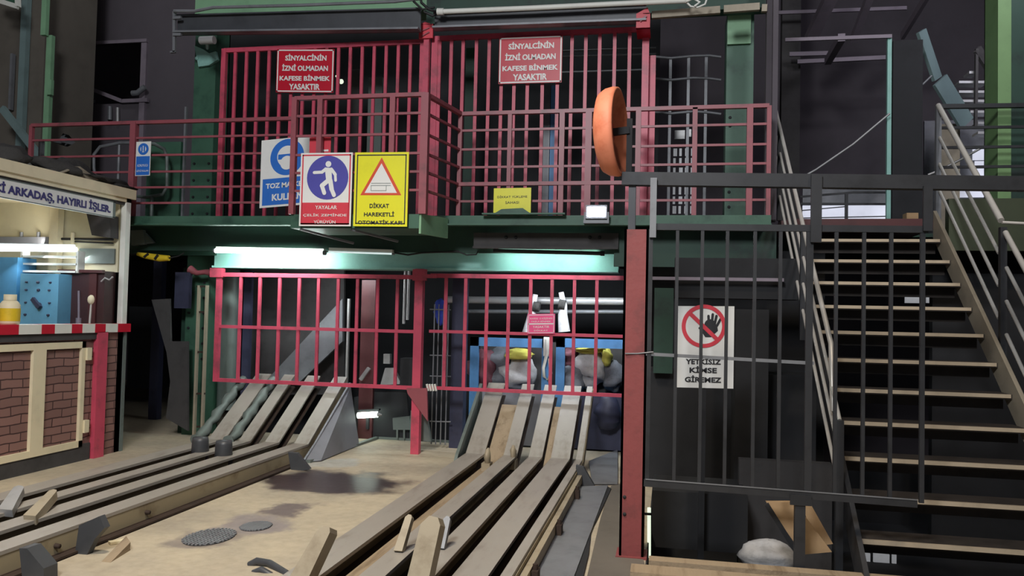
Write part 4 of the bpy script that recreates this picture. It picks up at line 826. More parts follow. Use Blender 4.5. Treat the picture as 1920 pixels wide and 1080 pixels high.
for yy, lb in ((4.4, 'nearest'), (5.4, 'middle'), (6.5, 'farthest')):
    m = MB(); m.box(-.715, -.68, yy, yy+.09, .01, .09); m.tube([(-.70, yy+.045, .09), (-.70, yy+.045, .12)], .015, 8); single('rail_clamp', m, 'railfoot', 'rusty clamp beside the narrow guard rail, %s of three' % lb, 'clamp')
for i, (q1, q2) in enumerate((((275, 960), 'left'), ((105, 1020), 'right'))):
    pass
for px, py, lb in ((277, 973, 'left of the floor grate'), (108, 1025, 'near the folded bracket')):
    p = PX(px, py, -3.53); m = MB(); m.lathe((-3.545, p.y, .07), (1, 0, 0), [(0, .03), (.014, .03), (.016, 0)], 8); single('rail_bolt', m, 'railfoot', 'bolt head on the web of the broad left rail '+lb, 'bolt')

# steel floor plates right of the right track
m = MB(); m.prism([PZ(1078, 915, .012), PZ(1140, 912, .012), PZ(1074, 1090, .012), PZ(1000, 1090, .012)], (0, 0, .012)); single('floor_plate', m, 'greysteel', 'grey steel floor plate beside the right track guard rail', 'plate')
m = MB(); m.prism([PZ(1138, 914, .004), PZ(1146, 918, .004), PZ(1120, 975, .004), PZ(1112, 990, .004)], (0, 0, .012)); m.prism([PZ(1108, 1000, .004), PZ(1104, 1040, .004), PZ(1092, 1090, .004), PZ(1076, 1090, .004)], (0, 0, .012)); single('floor_slot', m, 'blacker', 'black open slot in the floor left of the red column', 'slot')
m = MB(); m.prism([PZ(1104, 868, .01), PZ(1158, 846, .01), PZ(1158, 908, .01), PZ(1110, 908, .01)], (0, 0, .02)); single('floor_plate', m, 'greysteel', 'grey steel floor plate beyond the dark wedge bracket', 'plate')
m = MB(); m.prism([PZ(1146, 912, 0), PZ(1162, 908, 0), V(-.115, 5.0, 0), V(-.115, 3.5, 0), PZ(1092, 1120, 0), PZ(1126, 972, 0)], (0, 0, .006)); single('concrete_strip', m, 'taupe', 'rough grey concrete strip at the foot of the red column', 'floor strip')
# drain grates and debris
def grate(label, px, py, rx, ry):
    c = PZ(px, py, 0); m = MB(); m.lathe((c.x, c.y, .001), (0, 0, 1), [(0, 0), (rx, 0), (rx, .004), (0, .004)], 28, mi=1)
    for v in m.v: v.y = c.y+(v.y-c.y)*ry/rx
    n = 6
    for i in range(-n, n+1):
        o = i*rx/n; h = math.sqrt(max(0, 1-(o/rx)**2))
        if h > .1: m.box(c.x+o-.007, c.x+o+.007, c.y-ry*h, c.y+ry*h, .004, .012); m.box(c.x-rx*h, c.x+rx*h, c.y+o*ry/rx-.007, c.y+o*ry/rx+.007, .004, .011)
    single('drain_grate', m, ['greysteel', 'blacker'], label, 'grate')
grate('round slotted drain grate in the open floor, nearer of the two', 393, 1008, .15, .2)
grate('small drain grate in the open floor, farther of the two', 480, 988, .1, .12)
m = MB(); a, b, c_, d = PZ(190, 1053, 0), PZ(207, 1055, 0), PZ(244, 1032, 0), PZ(236, 1020, 0); m.add([a, b, c_, d, c_+V(0, 0, .05), d+V(0, 0, .05)], [(0,3,2,1),(0,1,4,5),(1,2,4),(2,3,5,4),(3,0,5)]); single('wood_wedge', m, 'wood', 'brown wooden wedge lying on the open floor at lower left', 'wedge')
m = MB(); m.beam(PZ(205, 1018, .01), PZ(235, 1013, .01), .05, .015); single('paper_scrap', m, 'cream', 'pale scrap lying beside the brown wooden wedge', 'scrap')
# raised kerb of the open floor
m = MB(); m.beam(V(-3.45, 7.4, .012), V(-3.35, 9.05, .012), .05, .03); m.beam(V(-3.35, 9.05, .012), V(-2.35, 9.05, .012), .04, .03); single('floor_edging', m, 'pipegrey', 'pale steel edging round the far end of the open floor', 'edging')

# ------------------------------------------------------------------ things behind the lower gates
m = MB(); x = Xat(428, 640, 8.9); m.tube([(x, 8.9, .28), (x, 8.9, 1.97)], .11, 24); single('large_pipe', m, 'pipegrey', 'thick grey-green vertical pipe behind the left end of the lower left gate', 'pipe')
m = MB(); x = Xat(461, 640, 9.0); m.box(x-.05, x+.05, 9, 9.05, .1, 1.97); single('blue_post', m, 'navy', 'blue-grey flat post beside the thick grey-green pipe', 'post')
m = MB(); m.prism([PY(495, 718, 9.3), PY(560, 718, 9.3), PY(642, 640, 9.3), PY(642, 560, 9.3)], (0, .05, 0)); single('chute_side', m, 'greysteel', 'pale grey diagonal chute side behind the lower left gate', 'chute')
m = MB(); m.prism([PY(470, 500, 9.6), PY(645, 500, 9.6), PY(645, 740, 9.6), PY(470, 740, 9.6)], (0, .05, 0)); single('cage_wall', m, 'rubber', 'dark grey cage wall panel behind the lower left gate', 'panel')
m = MB(); x = Xat(651, 640, 9.0); m.box(x-.012, x+.012, 9, 9.04, 0, Zat(651, 560, 9)); single('slim_upright', m, 'palesteel', 'slim pale upright behind the lower left gate', 'post')
panel('maroon_panel', 'dark maroon vertical panel behind the lower left gate', 'panel', 674, 525, 700, 860, 9.0, 'maroon', .05)
for a, b, lb in ((757, 607, 'left'), (764, 600, 'right')):
    m = MB(); m.tube([PY(a+6, 420, 9.1), PY(a, b, 9.1)], .018, 8); single('hanging_rod', m, 'palesteel', 'pale hanging rod behind the lower left gate, %s one' % lb, 'rod')
m = MB(); m.box(Xat(719, 670, 9.0), Xat(731, 670, 9.0), 9, 9.06, Zat(725, 682, 9), Zat(725, 664, 9)); m.prism([PY(713, 722, 9.0), PY(722, 690, 9.0), PY(738, 690, 9.0), PY(752, 720, 9.0)], (0, .06, 0)); single('pale_hopper', m, 'palesteel', 'pale small hopper behind the lower left gate', 'hopper')
m = MB(); m.beam(PY(676, 712, 8.9), PY(692, 690, 8.9), .04, .04); single('short_strut', m, 'palesteel', 'short pale tilted strut at the top of the left ramp', 'strut')
panel('black_box', 'black box behind the lower left gate beside the centre post', 'box', 750, 672, 776, 725, 8.9, 'blacker', .2)
m = MB(); m.prism([PY(700, 735, 9.05), PY(762, 735, 9.05), PY(770, 830, 9.05), PY(664, 830, 9.05), PY(664, 745, 9.05)], (0, .05, 0)); single('pit_screen', m, 'blacker', 'black screen around the small bright lamp behind the left ramp', 'panel')
m = MB(); m.prism([PY(736, 784, 8.98), PY(768, 780, 8.98), PY(770, 806, 8.98), PY(737, 806, 8.98)], (0, .03, 0)); m.beam(PY(745, 806, 8.98), PY(745, 822, 8.98), .02, .02); m.beam(PY(758, 806, 8.98), PY(758, 822, 8.98), .02, .02); single('meter_box', m, 'pipegrey', 'small grey-green box on legs right of the small bright lamp', 'box')
# right side
m = MB(); x = Xat(857, 700, 8.7); m.box(x-.075, x+.075, 8.7, 8.85, 0, 1.95); single('grey_stanchion', m, 'navy', 'violet-grey stanchion behind the lower right gate', 'post')
m = MB(); x = Xat(888, 700, 8.8)
t = thing('wire_guard', (Xat(822, 700, 8.6), 8.6, .02), 'thin wire guard between the centre post and the violet-grey stanchion', 'guard')
for q in (812, 820, 829, 838): b = MB(); x = Xat(q, 700, 8.6); b.tube([(x, 8.6, .05), (x, 8.6, 1.6)], .008, 6); part('wire', b, 'greysteel', t)
for q in (580, 666, 705, 790): b = MB(); b.tube([PY(806, q, 8.6), PY(845, q+1, 8.6)], .008, 6); part('wire', b, 'greysteel', t)
m = MB(); m.blob(PY(826, 585, 8.65), (.07, .05, .15), 5, .3, 10); single('blue_rag', m, 'bluecloth', 'blue rag hanging behind the lower right gate beside the centre post', 'cloth')
m = MB(); m.tube([PY(835, 562, 9.4), PY(1240, 566, 9.4)], .045, 14); single('horizontal_pipe', m, 'palesteel', 'pale horizontal pipe behind the lower right gate', 'pipe')
m = MB(); m.tube([PY(875, 584, 9.5), PY(1220, 585, 9.5)], .025, 12); single('horizontal_pipe', m, 'greysteel', 'thinner grey pipe under the pale horizontal pipe', 'pipe')
for a, b, c_, d, lb in ((1004, 552, 990, 625, 'left'), (1052, 548, 1058, 622, 'right')):
    m = MB(); m.tube([PY(a, b, 9.2), PY((a+c_)/2+2, (b+d)/2-12, 9.2), PY((a+c_)/2, (b+d)/2+5, 9.2), PY(c_, d, 9.2)], [.03, .04, .055, .07], 10); m.tube([PY(a-4, b+22, 9.17), PY(a+8, b+24, 9.17)], .06, 10, 1)
    single('hanging_cloth', m, ['sack', 'cloth'], 'white cloth tied over the pipes behind the lower right gate, %s one' % lb, 'cloth')
panel('rear_partition', 'black partition behind the lower gates', 'panel', 402, 500, 1180, 830, 10.6, 'blacker', .1)
def bin_(label, xa, xb, ya, Y):
    X0_, X1_ = Xat(xa, 680, Y), Xat(xb, 680, Y); zt_ = Zat((xa+xb)/2, ya, Y); t = thing('parts_bin', ((X0_+X1_)/2, Y+.3, .02), label, 'bin')
    m = MB(); m.box(X0_, X1_, Y, Y+.04, zt_-.1, zt_); m.box(X0_, X0_+.1, Y, Y+.04, .02, zt_); m.box(X1_-.1, X1_, Y, Y+.04, .02, zt_); m.box(X0_, X1_, Y+.02, Y+.54, .2, .23); part('bin_frame', m, 'binblue', t); m = MB(); m.box(X0_, X1_, Y+.5, Y+.54, .02, zt_-.05); part('back_panel', m, 'rubber', t)
    m = MB(); m.box(X0_+.1, X1_-.1, Y+.01, Y+.02, .02, .62); part('front_panel', m, 'bluegrey' if xa < 900 else 'navy', t)
    return X0_, X1_, zt_
b1 = bin_('blue metal bin of sacks behind the lower right gate, left one', 881, 1032, 634, 9.0)
b2 = bin_('blue metal bin of sacks behind the lower right gate, right one', 1042, 1190, 636, 9.0)
_dz = 0
for i, (px, py, rx, rz_, mt, lb) in enumerate(((905, 690, .14, .2, 'sackred', 'dull red sack at the left of the left blue bin'), (938, 685, .12, .2, 'sackgrey', 'grey folded sack in the left blue bin'), (972, 700, .16, .17, 'sack', 'white sack in the left blue bin under the yellow cloth'), (972, 664, .13, .06, 'sackyellow', 'yellow cloth on the sacks in the left blue bin'),
      (1065, 670, .09, .1, 'sackred', 'mauve-grey bundle in the right blue bin'), (1070, 712, .14, .14, 'sackgrey', 'grey sack low in the right blue bin'), (1105, 690, .15, .2, 'sack', 'large white sack in the right blue bin'), (1106, 655, .13, .045, 'sackyellow', 'yellow cloth on the large white sack'), (1138, 670, .05, .09, 'sackyellow', 'small yellow roll at the right of the right blue bin'), (1150, 705, .1, .16, 'sackgrey', 'grey-green sack at the right of the right blue bin'))):
    m = MB(); m.blob(PY(px, py, 9.28+(0, .06, -.02, -.04, .06, -.03, .03, -.04, -.04, .05)[i]), (rx*1.25, .15, rz_*1.15), 40+i, .35, 12); single('sack' if 'sack' in lb.split(' in ')[0] else 'cloth_bundle', m, mt, lb, 'sack' if 'sack' in lb else 'cloth')
m = MB(); c = PY(1026, 690, 8.95); m.tube([PY(1025, 636, 8.95), PY(1026, 660, 8.95), PY(1019, 690, 8.95), PY(1020, 706, 8.95), PY(1027, 714, 8.95), PY(1033, 700, 8.95), PY(1030, 672, 8.95)], .018, 8); m.box(Xat(1019, 650, 8.96), Xat(1032, 650, 8.96), 8.96, 8.99, Zat(1025, 668, 8.96), Zat(1025, 632, 8.96)); single('hose_loop', m, 'white', 'white hose loop hanging between the two blue bins', 'hose')
m = MB(); m.blob(PY(1140, 775, 8.9), (.14, .1, .2), 77, .2, 10, flat=.9); single('blue_drum', m, 'navy', 'dim blue rounded drum under the gate right of the right ramp', 'drum')
# unseen lights inside the cage bay and shaft
lamp('unseen_bay_light', 'AREA', (-1.0, 8.75, 1.9), (-1.1, 9.4, .8), 20, (.85, .93, 1.0), 1.2, .15)
lamp('unseen_bay_light', 'AREA', (-3.9, 8.7, 1.92), (-3.9, 9.4, .6), 12, (.9, .97, 1.0), 1.0, .15)  # added unseen to lighten what stands behind the lower left gate
lamp('shaft_lamp', 'AREA', (-2.0, 9.9, 6.0), (-2.0, 9.4, 2.5), 12, (.9, .95, 1.0), 2.5, .3)

# behind the upper gates
Y = 9.4
for a, b, c_, d, mt, lb in ((655, 130, 672, 300, 'rubber', 'dark grey upright behind the upper left gate'), (690, 145, 716, 240, 'pipegrey', 'grey guide shoe behind the upper left gate'), (612, 188, 628, 285, 'rubber', 'grey plate behind the upper left gate above the pictogram boards'), (1014, 150, 1030, 400, 'greysteel', 'pale grey upright behind the upper right gate'), (1031, 160, 1040, 400, 'binblue', 'blue pipe beside the pale grey upright'), (870, 90, 890, 400, 'dgreen', 'dark green guide post behind the upper right gate')):
    m = MB(); m.box(Xat(a, (b+d)/2, Y), Xat(c_, (b+d)/2, Y), Y, Y+.06, DZ, Zat((a+c_)/2, b, Y)); single('guide_post', m, mt, lb, 'post')
m = MB(); m.box(Xat(405, 250, 10.6), Xat(1235, 250, 10.6), 10.6, 10.7, DZ, 6.2); single('shaft_wall', m, 'blacker', 'black shaft wall behind the upper barred gates', 'wall')
m = MB(); m.tube([PY(630, 142, 9.2), PY(642, 156, 9.2)], .012, 8); m.blob(PY(640, 153, 9.2), (.03, .02, .03), 2, .1, 8); single('small_lamp', m, 'flood' if False else 'tubegreen', 'tiny bright lamp behind the upper left gate beside the red sign', 'lamp')
for yy, lb in ((96, 'upper'), (107, 'middle'), (136, 'lower')):
    m = MB(); m.tube([PY(1050, yy, 9.5), PY(1230, yy-6, 9.5)], .012, 8); single('guide_cable', m, 'greysteel', 'thin grey cable behind the upper right gate, %s of three' % lb, 'cable')

# bent tubes behind the walkway at the left
m = MB(); m.tube([PY(258, 268, 8.3), PY(290, 270, 8.3), PY(308, 280, 8.3), PY(313, 295, 8.3), PY(313, 350, 8.3), PY(305, 365, 8.3), PY(275, 370, 8.3), PY(258, 368, 8.3)], .02, 10); x = Xat(285, 370, 8.3); m.tube([(x, 8.3, Zat(285, 369, 8.3)), (x, 8.3, DZ)], .02, 10); single('bent_tube_rail', m, 'pipegrey', 'bent grey-green tube loop behind the small narrow blue sign', 'tube')
m = MB(); m.tube([PY(180, 338, 8.8), PY(176, 315, 8.8), PY(176, 290, 8.8), PY(188, 275, 8.8), PY(225, 268, 8.8), PY(245, 268, 8.8)], .02, 10); x = Xat(221, 345, 8.8); m.tube([(x, 8.8, DZ), (x, 8.8, Zat(221, 272, 8.8))], .02, 10); single('bent_tube_rail', m, 'greysteel', 'bent grey tube rail behind the handrail above the booth roof', 'tube')
m = MB(); m.box(Xat(283, 300, 8.62), Xat(345, 300, 8.62), 8.55, 8.6, DZ, Zat(310, 268, 8.6)); single('green_panel', m, 'green', 'green steel panel behind the narrow blue sign', 'panel')
m = MB(); x = Xat(346, 250, 8.5); m.box(x-.012, x+.012, 8.5, 8.53, DZ, Zat(346, 200, 8.5)); single('slim_upright', m, 'greysteel', 'slim grey upright just left of the riveted column', 'post')

# ladder strip in front of the left column
t = thing('cable_ladder', (Xat(375, 700, 8.3), 8.3, 0), 'narrow rusty cable ladder standing in front of the riveted green column', 'ladder')
for q in (369, 384):
    m = MB(); x = Xat(q, 670, 8.3); m.box(x-.012, x+.012, 8.28, 8.32, 0, Zat(q, 535, 8.3)); part('side_rail', m, 'stringer', t)
for q in (537, 585, 660, 738, 800): m = MB(); m.beam(PY(369, q, 8.3), PY(384, q, 8.3), .02, .02); part('rung', m, 'railfoot', t)
# leaning boards
m = MB()
pts = [(284, 562), (320, 560), (322, 700), (345, 700), (350, 810), (312, 785), (320, 700), (308, 650)]
m.prism([PY(*p, 8.35) for p in [(284, 562), (318, 560), (320, 640), (352, 640), (352, 808), (311, 784), (319, 715), (312, 660)]], (0, .03, 0)); single('leaning_board', m, 'rubber', 'bent dark rubber board leaning against the side of the riveted column', 'board')
m = MB(); m.box(Xat(322, 530, 8.3), Xat(349, 530, 8.3), 8.36, 8.42, Zat(335, 578, 8.3), Zat(335, 510, 8.3)); single('navy_cloth', m, 'navy', 'dark navy cloth hanging above the bent rubber board', 'cloth')
m = MB(); m.box(Xat(288, 500, 9.6), Xat(304, 500, 9.6), 9.6, 9.7, 0, 2.2); single('navy_post', m, 'navy', 'dark navy post in the passage behind the booth', 'post')
panel('machine_cabinet', 'black machine cabinet in the dark passage right of the booth', 'cabinet', 240, 575, 300, 728, 11.0, 'blacker', .6)
t_ = PY(280, 480, 7.9); m = MB(); m.tube([PY(258, 476, 7.9), PY(275, 480, 7.9), PY(300, 484, 7.9), PY(317, 484, 7.9)], [.02, .035, .04, .03], 10); m.tube([PY(240, 478, 7.9), PY(258, 476, 7.9)], .01, 8, 1); m.tube([PY(317, 484, 7.9), PY(335, 480, 7.9), PY(345, 474, 7.9)], .008, 8, 1); m.beam(PY(270, 482, 7.86), PY(278, 476, 7.86), .02, .02, mi=1); m.beam(PY(290, 486, 7.85), PY(296, 478, 7.85), .02, .02, mi=1)
single('hanging_drill', m, ['yellowtool', 'cable'], 'yellow and black cylindrical tool hanging under the left end of the walkway', 'tool')
m = MB(); m.tube([PY(356, 505, 8.4), PY(370, 512, 8.4), PY(385, 510, 8.4), PY(398, 512, 8.4)], [.05, .03, .03, .045], 10); single('gate_buffer', m, 'dullred', 'dull red buffer left of the lower left gate', 'buffer')

# ------------------------------------------------------------------ operator booth at left
KX = -5.55
t = thing('operator_booth', (-6.5, 6.0, 0), 'brick and cream operator booth with an open front on the left', 'booth')
KY0, KY1 = 3.6, 7.42
m = MB(); m.box(KX-.1, KX, KY0, KY1, .0, 1.24); m.box(-7.6, KX, KY1-.1, KY1, 0, 1.24); part('brick_wall', m, 'brick', t)
m = MB(); m.box(KX, KX+.02, KY0, 6.95, 0, .16); part('plinth', m, 'rubber', t)
m = MB(); n = 0; y = KY0
edges = [KY0, 4.6, 4.9, 5.35, 5.8, 6.05, 6.31, 6.62, 6.84, 7.04, 7.22, 7.36, KY1+.04]
# stripes measured along the sill
edges = [KY0, 5.2, 5.80, 6.0, 6.40, 6.62, 6.87, 7.0, 7.2, 7.29, KY1+.03]
edges = [4.9, 5.3, PX(6, 620, KX).y-.3, PX(26, 620, KX).y, PX(69, 618, KX).y, PX(94, 618, KX).y, PX(126, 616, KX).y, PX(146, 616, KX).y, PX(170, 614, KX).y, PX(190, 613, KX).y, PX(213, 612, KX).y, KY1+.03]
for i in range(len(edges)-1): m.box(KX-.12, KX+.05, edges[i], edges[i+1], 1.235, 1.32, 1 if i % 2 == 0 else 0)
part('striped_sill', m, ['white', 'signred'], t, 'red and cream striped sill')
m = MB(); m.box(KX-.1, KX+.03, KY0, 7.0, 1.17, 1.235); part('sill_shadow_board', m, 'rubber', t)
m = MB(); m.box(KX, KX+.05, 6.97, 7.11, 0, 1.24); part('red_post', m, 'red', t, 'red post under the sill')
dr = MB()
y0_, ym, y1_ = 5.2, 6.24, 6.83
dr.box(KX+.0, KX+.03, y0_, y1_, 1.09, 1.15); dr.box(KX, KX+.03, y0_, y1_, .14, .2); dr.box(KX, KX+.03, y1_-.05, y1_, .14, 1.15); dr.box(KX, KX+.031, ym-.06, ym+.09, .14, 1.15)
fr = part('hatch_frame', dr, 'cream', t, 'cream frame over the brick hatch doors')
for z in (.33, 1.03): m = MB(); m.box(KX+.01, KX+.05, y1_, y1_+.06, z-.06, z+.06); part('hinge', m, 'cream', fr)
m = MB(); m.box(KX-.04, KX+.02, KY1-.07, KY1+.0, 1.32, 2.62); part('corner_post', m, 'white', t, 'white corner post')
m = MB(); m.box(KX+.0, KX+.015, KY1-.02, KY1+.02, 0, 1.24); part('corner_angle', m, 'pipegrey', t)
m = MB(); m.box(-7.7, KX+.04, KY0, KY1+.05, 2.62, 2.72); m.box(-7.7, KX+.02, KY0, KY1, 2.58, 2.62); part('roof', m, 'cream', t)
m = MB(); m.box(KX-.03, KX, KY0, KY1-.07, 2.55, 2.62); part('header_rail', m, 'rubber', t)
m = MB(); m.box(-7.65, -7.6, KY0, KY1, 0, 2.6); m.box(-7.6, KX-.1, KY0, KY0+.05, 0, 2.6); part('inner_wall', m, 'creamwall', t)
m = MB(); m.box(-7.6, KX-.1, KY1-.08, KY1-.04, 1.24, 1.85, 1); m.box(-7.6, KX-.05, KY1-.08, KY1-.04, 1.85, 2.6); part('end_wall', m, ['creamwall', 'maroon'], t)
m = MB(); m.box(Xat(92, 440, 7.24), Xat(108, 440, 7.24), 7.24, 7.32, .9, 2.6); part('inner_pillar', m, 'cream', t)
# banner
A, B = PX(6, 340, KX+.06), PX(217, 382, KX+.06)
S = Sign((KX+.06, 4.6, 2.385), (0, 1, 0), (0, 0, 1), (1, 0, 0), B.y-4.6, .165); m = MB(); S.board(m, 0, .02); S.rect(m, 0, 0, 1, .06, 1); S.rect(m, 0, .94, 1, 1, 1); S.rect(m, .985, 0, 1, 1, 1)
t2 = signthing(S, 'banner_sign', 'long white banner with navy capitals along the booth header', m, ['signwhite', 'pipegrey'])
y_a, y_b = PX(6, 360, KX+.06).y, PX(207, 395, KX+.06).y
part('lettering', letters('MADENCİ ARKADAŞ, HAYIRLI İŞLER.', (KX+.06, (y_a+y_b)/2-.235, 2.467), (0, 1, 0), (0, 0, 1), (1, 0, 0), (y_b-y_a)+.47, .115, .045, .004), 'inkblue', t2)
# booth contents
m = MB(); A, B = PX(-30, 466, -6.02), PX(143, 468, -5.75); t3 = thing('tube_lamp', ((A+B)/2)-Vector((0, 0, .05)), 'bright fluorescent tube lamp inside the booth', 'lamp')
m.tube([A, B], .022, 12); part('tube', m, 'tubek', t3); m = MB(); m.beam(A+V(-.03, 0, .035), B+V(-.03, 0, .035), .06, .03); part('housing', m, 'white', t3)
lamp('booth_tube_light', 'AREA', (-6.3, 7.1, B.z-.05), (-6.0, 6.6, 1.4), 8, (.9, .96, 1.0), .9, .06)
lamp('booth_tube_light', 'AREA', (-6.3, 7.0, B.z+.1), (-7.2, 6.6, 2.5), 6, (1.0, .95, .85), .9, .06)
def ybox(a, b, c_, d, Y, dep, zmin=None):
    x0, x1 = Xat(a, (b+d)/2, Y), min(-5.62, Xat(c_, (b+d)/2, Y)); z1, z0 = Zat((a+c_)/2, b, Y), (Zat((a+c_)/2, d, Y) if zmin is None else zmin)
    return MB().box(x0, x1, Y, Y+dep, z0, z1), x0, x1, z0, z1
m, xa_c, xb_c, za_c, zb_c = ybox(36, 513, 108, 640, 7.0, .2, 1.0)
o = thing('control_console', ((xa_c+xb_c)/2, 7.1, za_c), 'blue steel control console with a dark knob in the booth', 'control panel'); part('cabinet_body', m, 'bluecab', o)
wc, ztop, zbot = xb_c-xa_c, zb_c, Zat(72, 604, 7.0)
for u, v, r, nm in ((.18, .82, .01, 'button'), (.48, .82, .013, 'button'), (.8, .82, .01, 'button'), (.18, .66, .01, 'button'), (.5, .66, .014, 'button'), (.78, .66, .01, 'button'), (.18, .4, .01, 'button'), (.8, .4, .01, 'button'), (.18, .15, .012, 'button'), (.78, .15, .012, 'button'), (.52, .34, .032, 'knob')):
    m = MB(); m.lathe((xa_c+wc*u, 7.0, zbot+(ztop-zbot)*v), (0, -1, 0), [(r, 0), (r*.9, .02), (0, .02)], 14); part(nm, m, 'navy', o)
m = MB(); m.beam((xa_c+wc*.4, 6.97, zbot+(ztop-zbot)*.48), (xa_c+wc*.62, 6.96, zbot+(ztop-zbot)*.3), .03, .04); part('handle', m, 'navy', o)
m, *_q = ybox(-60, 482, 30, 640, 7.05, .25, 1.0); single('tall_cabinet', m, 'skyblue', 'tall sky blue cabinet at the left edge inside the booth', 'cabinet')
m, *_q = ybox(111, 508, 222, 640, 7.18, .14, 1.0); t7 = thing('winch_housing', (_q[0]+.1, 7.25, 1.0), 'dark maroon winch housing in the booth behind the lever', 'machine'); part('housing', m, 'darkmaroon', t7)
for a, b in ((122, 130), (166, 180)): m = MB(); m.box(Xat(a, 550, 7.16), Xat(b, 550, 7.16), 7.16, 7.18, 1.1, Zat(150, 512, 7.16)); part('rib', m, 'maroon', t7)
m = MB(); m.box(_q[0], _q[1], 7.14, 7.18, _q[3]-.02, _q[3]+.01); part('top_lip', m, 'maroon', t7)
m, *_q = ybox(148, 466, 214, 494, 7.31, .02); single('gauge_board', m, 'pipegrey', 'grey-blue board on the booth end wall right of the lamp', 'board')
t4 = thing('wall_shelf', PY(90, 511, 7.12), 'pale open shelf rack under the booth lamp', 'shelf')
xs0, xs1 = Xat(40, 490, 7.12), Xat(144, 490, 7.12)
for q in (509, 495, 481): m = MB(); zq = Zat(90, q, 7.12); m.box(xs0, xs1, 7.12, 7.22, zq-.01, zq+.01); part('shelf_board', m, 'white', t4)
for xq in (xs0, xs1): m = MB(); m.box(xq-.012, xq+.012, 7.12, 7.22, Zat(90, 511, 7.12), Zat(90, 470, 7.12)); part('side', m, 'white', t4)
m, *_q = ybox(-20, 444, 90, 462, 7.26, .07); single('grey_trunking', m, 'bluegrey', 'blue-grey trunking on the booth wall above the lamp', 'trunking')
for q, lb in ((40, 'left'), (72, 'right')): m = MB(); p = PY(q, 444, 7.29); m.tube([p, p+V(0, 0, .05)], .018, 10); single('cable_gland', m, 'greysteel', 'small grey gland standing on the blue-grey trunking, %s one' % lb, 'fitting')
m = MB(); m.tube([PY(115, 448, 7.3), PY(212, 449, 7.3)], .013, 8); m.tube([PY(138, 453, 7.3), PY(212, 456, 7.3)], .009, 8); m.tube([PY(137, 436, 7.29), PY(136, 462, 7.29)], .02, 8, 1); single('booth_pipework', m, ['cable', 'cream'], 'thin dark pipes along the booth end wall', 'pipe')
m = MB(); A, B = PX(168, 607, -5.75), PX(172, 562, -5.75); m.tube([A, B], .012, 8); t5 = thing('control_lever', A, 'control lever with a round cream knob on the booth sill', 'lever'); part('shaft', m, 'chrome', t5); m = MB(); m.blob(B, (.04, .04, .05), 1, 0, 10); part('knob', m, 'cream', t5)
p = PY(118, 529, 7.16); m = MB(); m.lathe(p, (0, -1, 0), [(0, .03), (.032, .03), (.038, 0)], 20); m.lathe(p+V(0, -.005, 0), (0, -1, 0), [(0, .04), (.014, .04), (.014, 0)], 14, mi=1); single('dial', m, ['orangesign', 'cable'], 'small round orange dial on the winch housing', 'dial')
m = MB(); m.tube([PX(148, 608, -5.9), PX(148, 545, -5.9)], .012, 8); m.tube([PX(148, 608, -5.9), PX(148, 596, -5.9)], .03, 8); single('thin_lever', m, 'violet', 'thin dim lever between the blue panel and the cream-knobbed lever', 'lever')
m = MB(); m.tube([PY(190, 528, 7.15), PY(197, 521, 7.15), PY(205, 525, 7.15), PY(212, 519, 7.15)], .009, 8); single('booth_cable', m, 'palesteel', 'pale curled cable near the white booth corner post', 'cable')
p = PX(17, 612, -5.6); t6 = thing('canister', (p.x, p.y, 1.32), 'cream canister with a yellow label on the booth sill', 'canister')
m = MB(); m.lathe((p.x, p.y, 1.32), (0, 0, 1), [(0, 0), (.075, 0), (.08, .02), (.08, .17), (.06, .2), (.045, .21), (0, .21)], 20); part('body', m, 'cream', t6)
m = MB(); m.lathe((p.x, p.y, 1.35), (0, 0, 1), [(.082, 0), (.082, .11)], 20); part('label', m, 'yellowtool', t6); m = MB(); m.lathe((p.x, p.y, 1.53), (0, 0, 1), [(.05, 0), (.05, .05), (0, .05)], 16); part('cap', m, 'cream', t6)
m = MB(); m.prism([PY(162, 400, 7.2), PY(207, 404, 7.2), PY(207, 446, 7.2), PY(172, 441, 7.2)], (0, .12, 0)); single('dark_duct', m, 'rubber', 'dark brown duct under the right end of the booth header', 'duct')
# junk on the booth roof
def rag(label, px, py, X_, r, sd, mt='cloth'):
    p = PX(px, py, X_); m = MB(); m.blob((X_, p.y, 2.72+r[2]*.5), r, sd, .35, 12, flat=.5); single('roof_rag', m, mt, label, 'cloth')
rag('heap of dark rags on the booth roof near the handrail end', 125, 330, -5.8, (.2, .35, .14), 3)
rag('low dark rag heap at the right end of the booth roof', 190, 345, -5.75, (.2, .42, .07), 5)
rag('dark rag heap at the left edge of the booth roof', 12, 312, -5.8, (.2, .2, .13), 9)
m = MB(); m.prism([PX(26, 297, -5.9), PX(46, 296, -5.9), PX(84, 322, -5.9), PX(66, 324, -5.9)], (-.25, 0, .0)); single('folded_sheet', m, 'palesteel', 'pale folded sheet on the booth roof under the grey-green diagonal brace', 'sheet')
m = MB(); m.tube([PX(50, 346, -5.6), PX(90, 332, -5.6), PX(120, 322, -5.6), PX(135, 316, -5.6)], .012, 8); single('roof_pipe', m, 'stringer', 'thin pipe slanting across the booth roof', 'pipe')
m = MB(); p = PX(122, 328, -5.7); m.tube([p, p+V(.0, .12, .02)], .05, 12); single('roof_floodlight', m, 'palesteel', 'small pale unlit floodlight amid the rags on the booth roof', 'lamp')
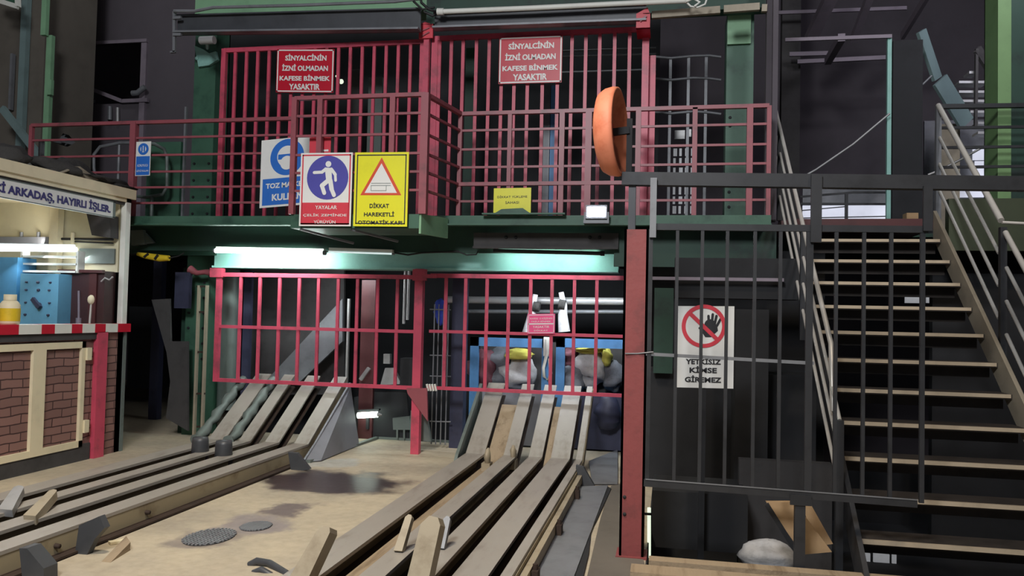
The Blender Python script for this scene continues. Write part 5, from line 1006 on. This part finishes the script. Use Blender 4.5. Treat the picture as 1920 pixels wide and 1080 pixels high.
m = MB(); m.prism([PX(135, 312, -5.6), PX(150, 312, -5.6), PX(186, 338, -5.6), PX(160, 340, -5.6)], (-.15, 0, 0)); m.tube([PX(155, 335, -5.58), PX(200, 350, -5.58)], .01, 8); single('roof_bracket', m, 'stringer', 'worn grey bracket plate on the booth roof between the rags', 'bracket')
m = MB(); p = PX(38, 332, -5.6); m.tube([p, p+V(0, 0, .12)], .015, 8); m.tube([p+V(0, -.05, .05), p+V(0, .1, .05)], .012, 8); single('roof_valve', m, 'cable', 'small black valve above the banner on the booth roof', 'valve')
m = MB(); p = PX(112, 268, -5.9); m.prism([PX(92, 262, -7.2), PX(112, 260, -7.2), PX(118, 250, -7.2), PX(130, 264, -7.2), PX(115, 272, -7.2)], (0, .1, 0)); m.box(-7.22, -7.18, p.y+1.2, p.y+1.25, 2.72, 3.4); single('roof_lamp_head', m, 'greysteel', 'grey lamp head behind the red handrail end above the booth', 'lamp')

# ------------------------------------------------------------------ groups of like things
GR = {'ramp_rail': 'flat ramp rails of the two tracks', 'cage_gate': 'red barred cage gates', 'handrail': 'walkway handrails', 'stair_handrail': 'stainless stair handrails', 'warning_sign': 'warning signs on the gates and rails', 'mandatory_sign': 'blue mandatory signs on the walkway rail', 'tube_lamp': 'tube lamps', 'sack': 'sacks in the blue bins', 'parts_bin': 'blue bins', 'stop_tongue': 'stop tongues on the tracks', 'bollard': 'stub bollards', 'steel_cable': 'slanting cables', 'guide_post': 'guide posts behind the upper gates', 'roof_rag': 'rags on the booth roof', 'rail_clamp': 'clamps beside the guard rail', 'rail_chock': 'chocks at the foot of the right ramp', 'drain_grate': 'floor drain grates', 'rafter': 'dim rafters', 'kerb_plank': 'timber kerb boards', 'hanging_cloth': 'cloths over the pipes', 'guide_cable': 'shaft guide cables', 'rail_bracket': 'dark brackets on the rails', 'trough_board': 'timber trough boards', 'crusted_guard': 'crusted ramp guards', 'floor_plate': 'steel floor plates', 'canister': 'canisters', 'hanging_rod': 'hanging rods', 'tower_column': 'green tower columns', 'rail_bolt': 'bolts on the left rail web'}
for o in SC.objects:
    k = o.name.split('.')[0]
    if o.parent is None and k in GR and o.get('label') and o.name != 'canister.002': o['group'] = GR[k]
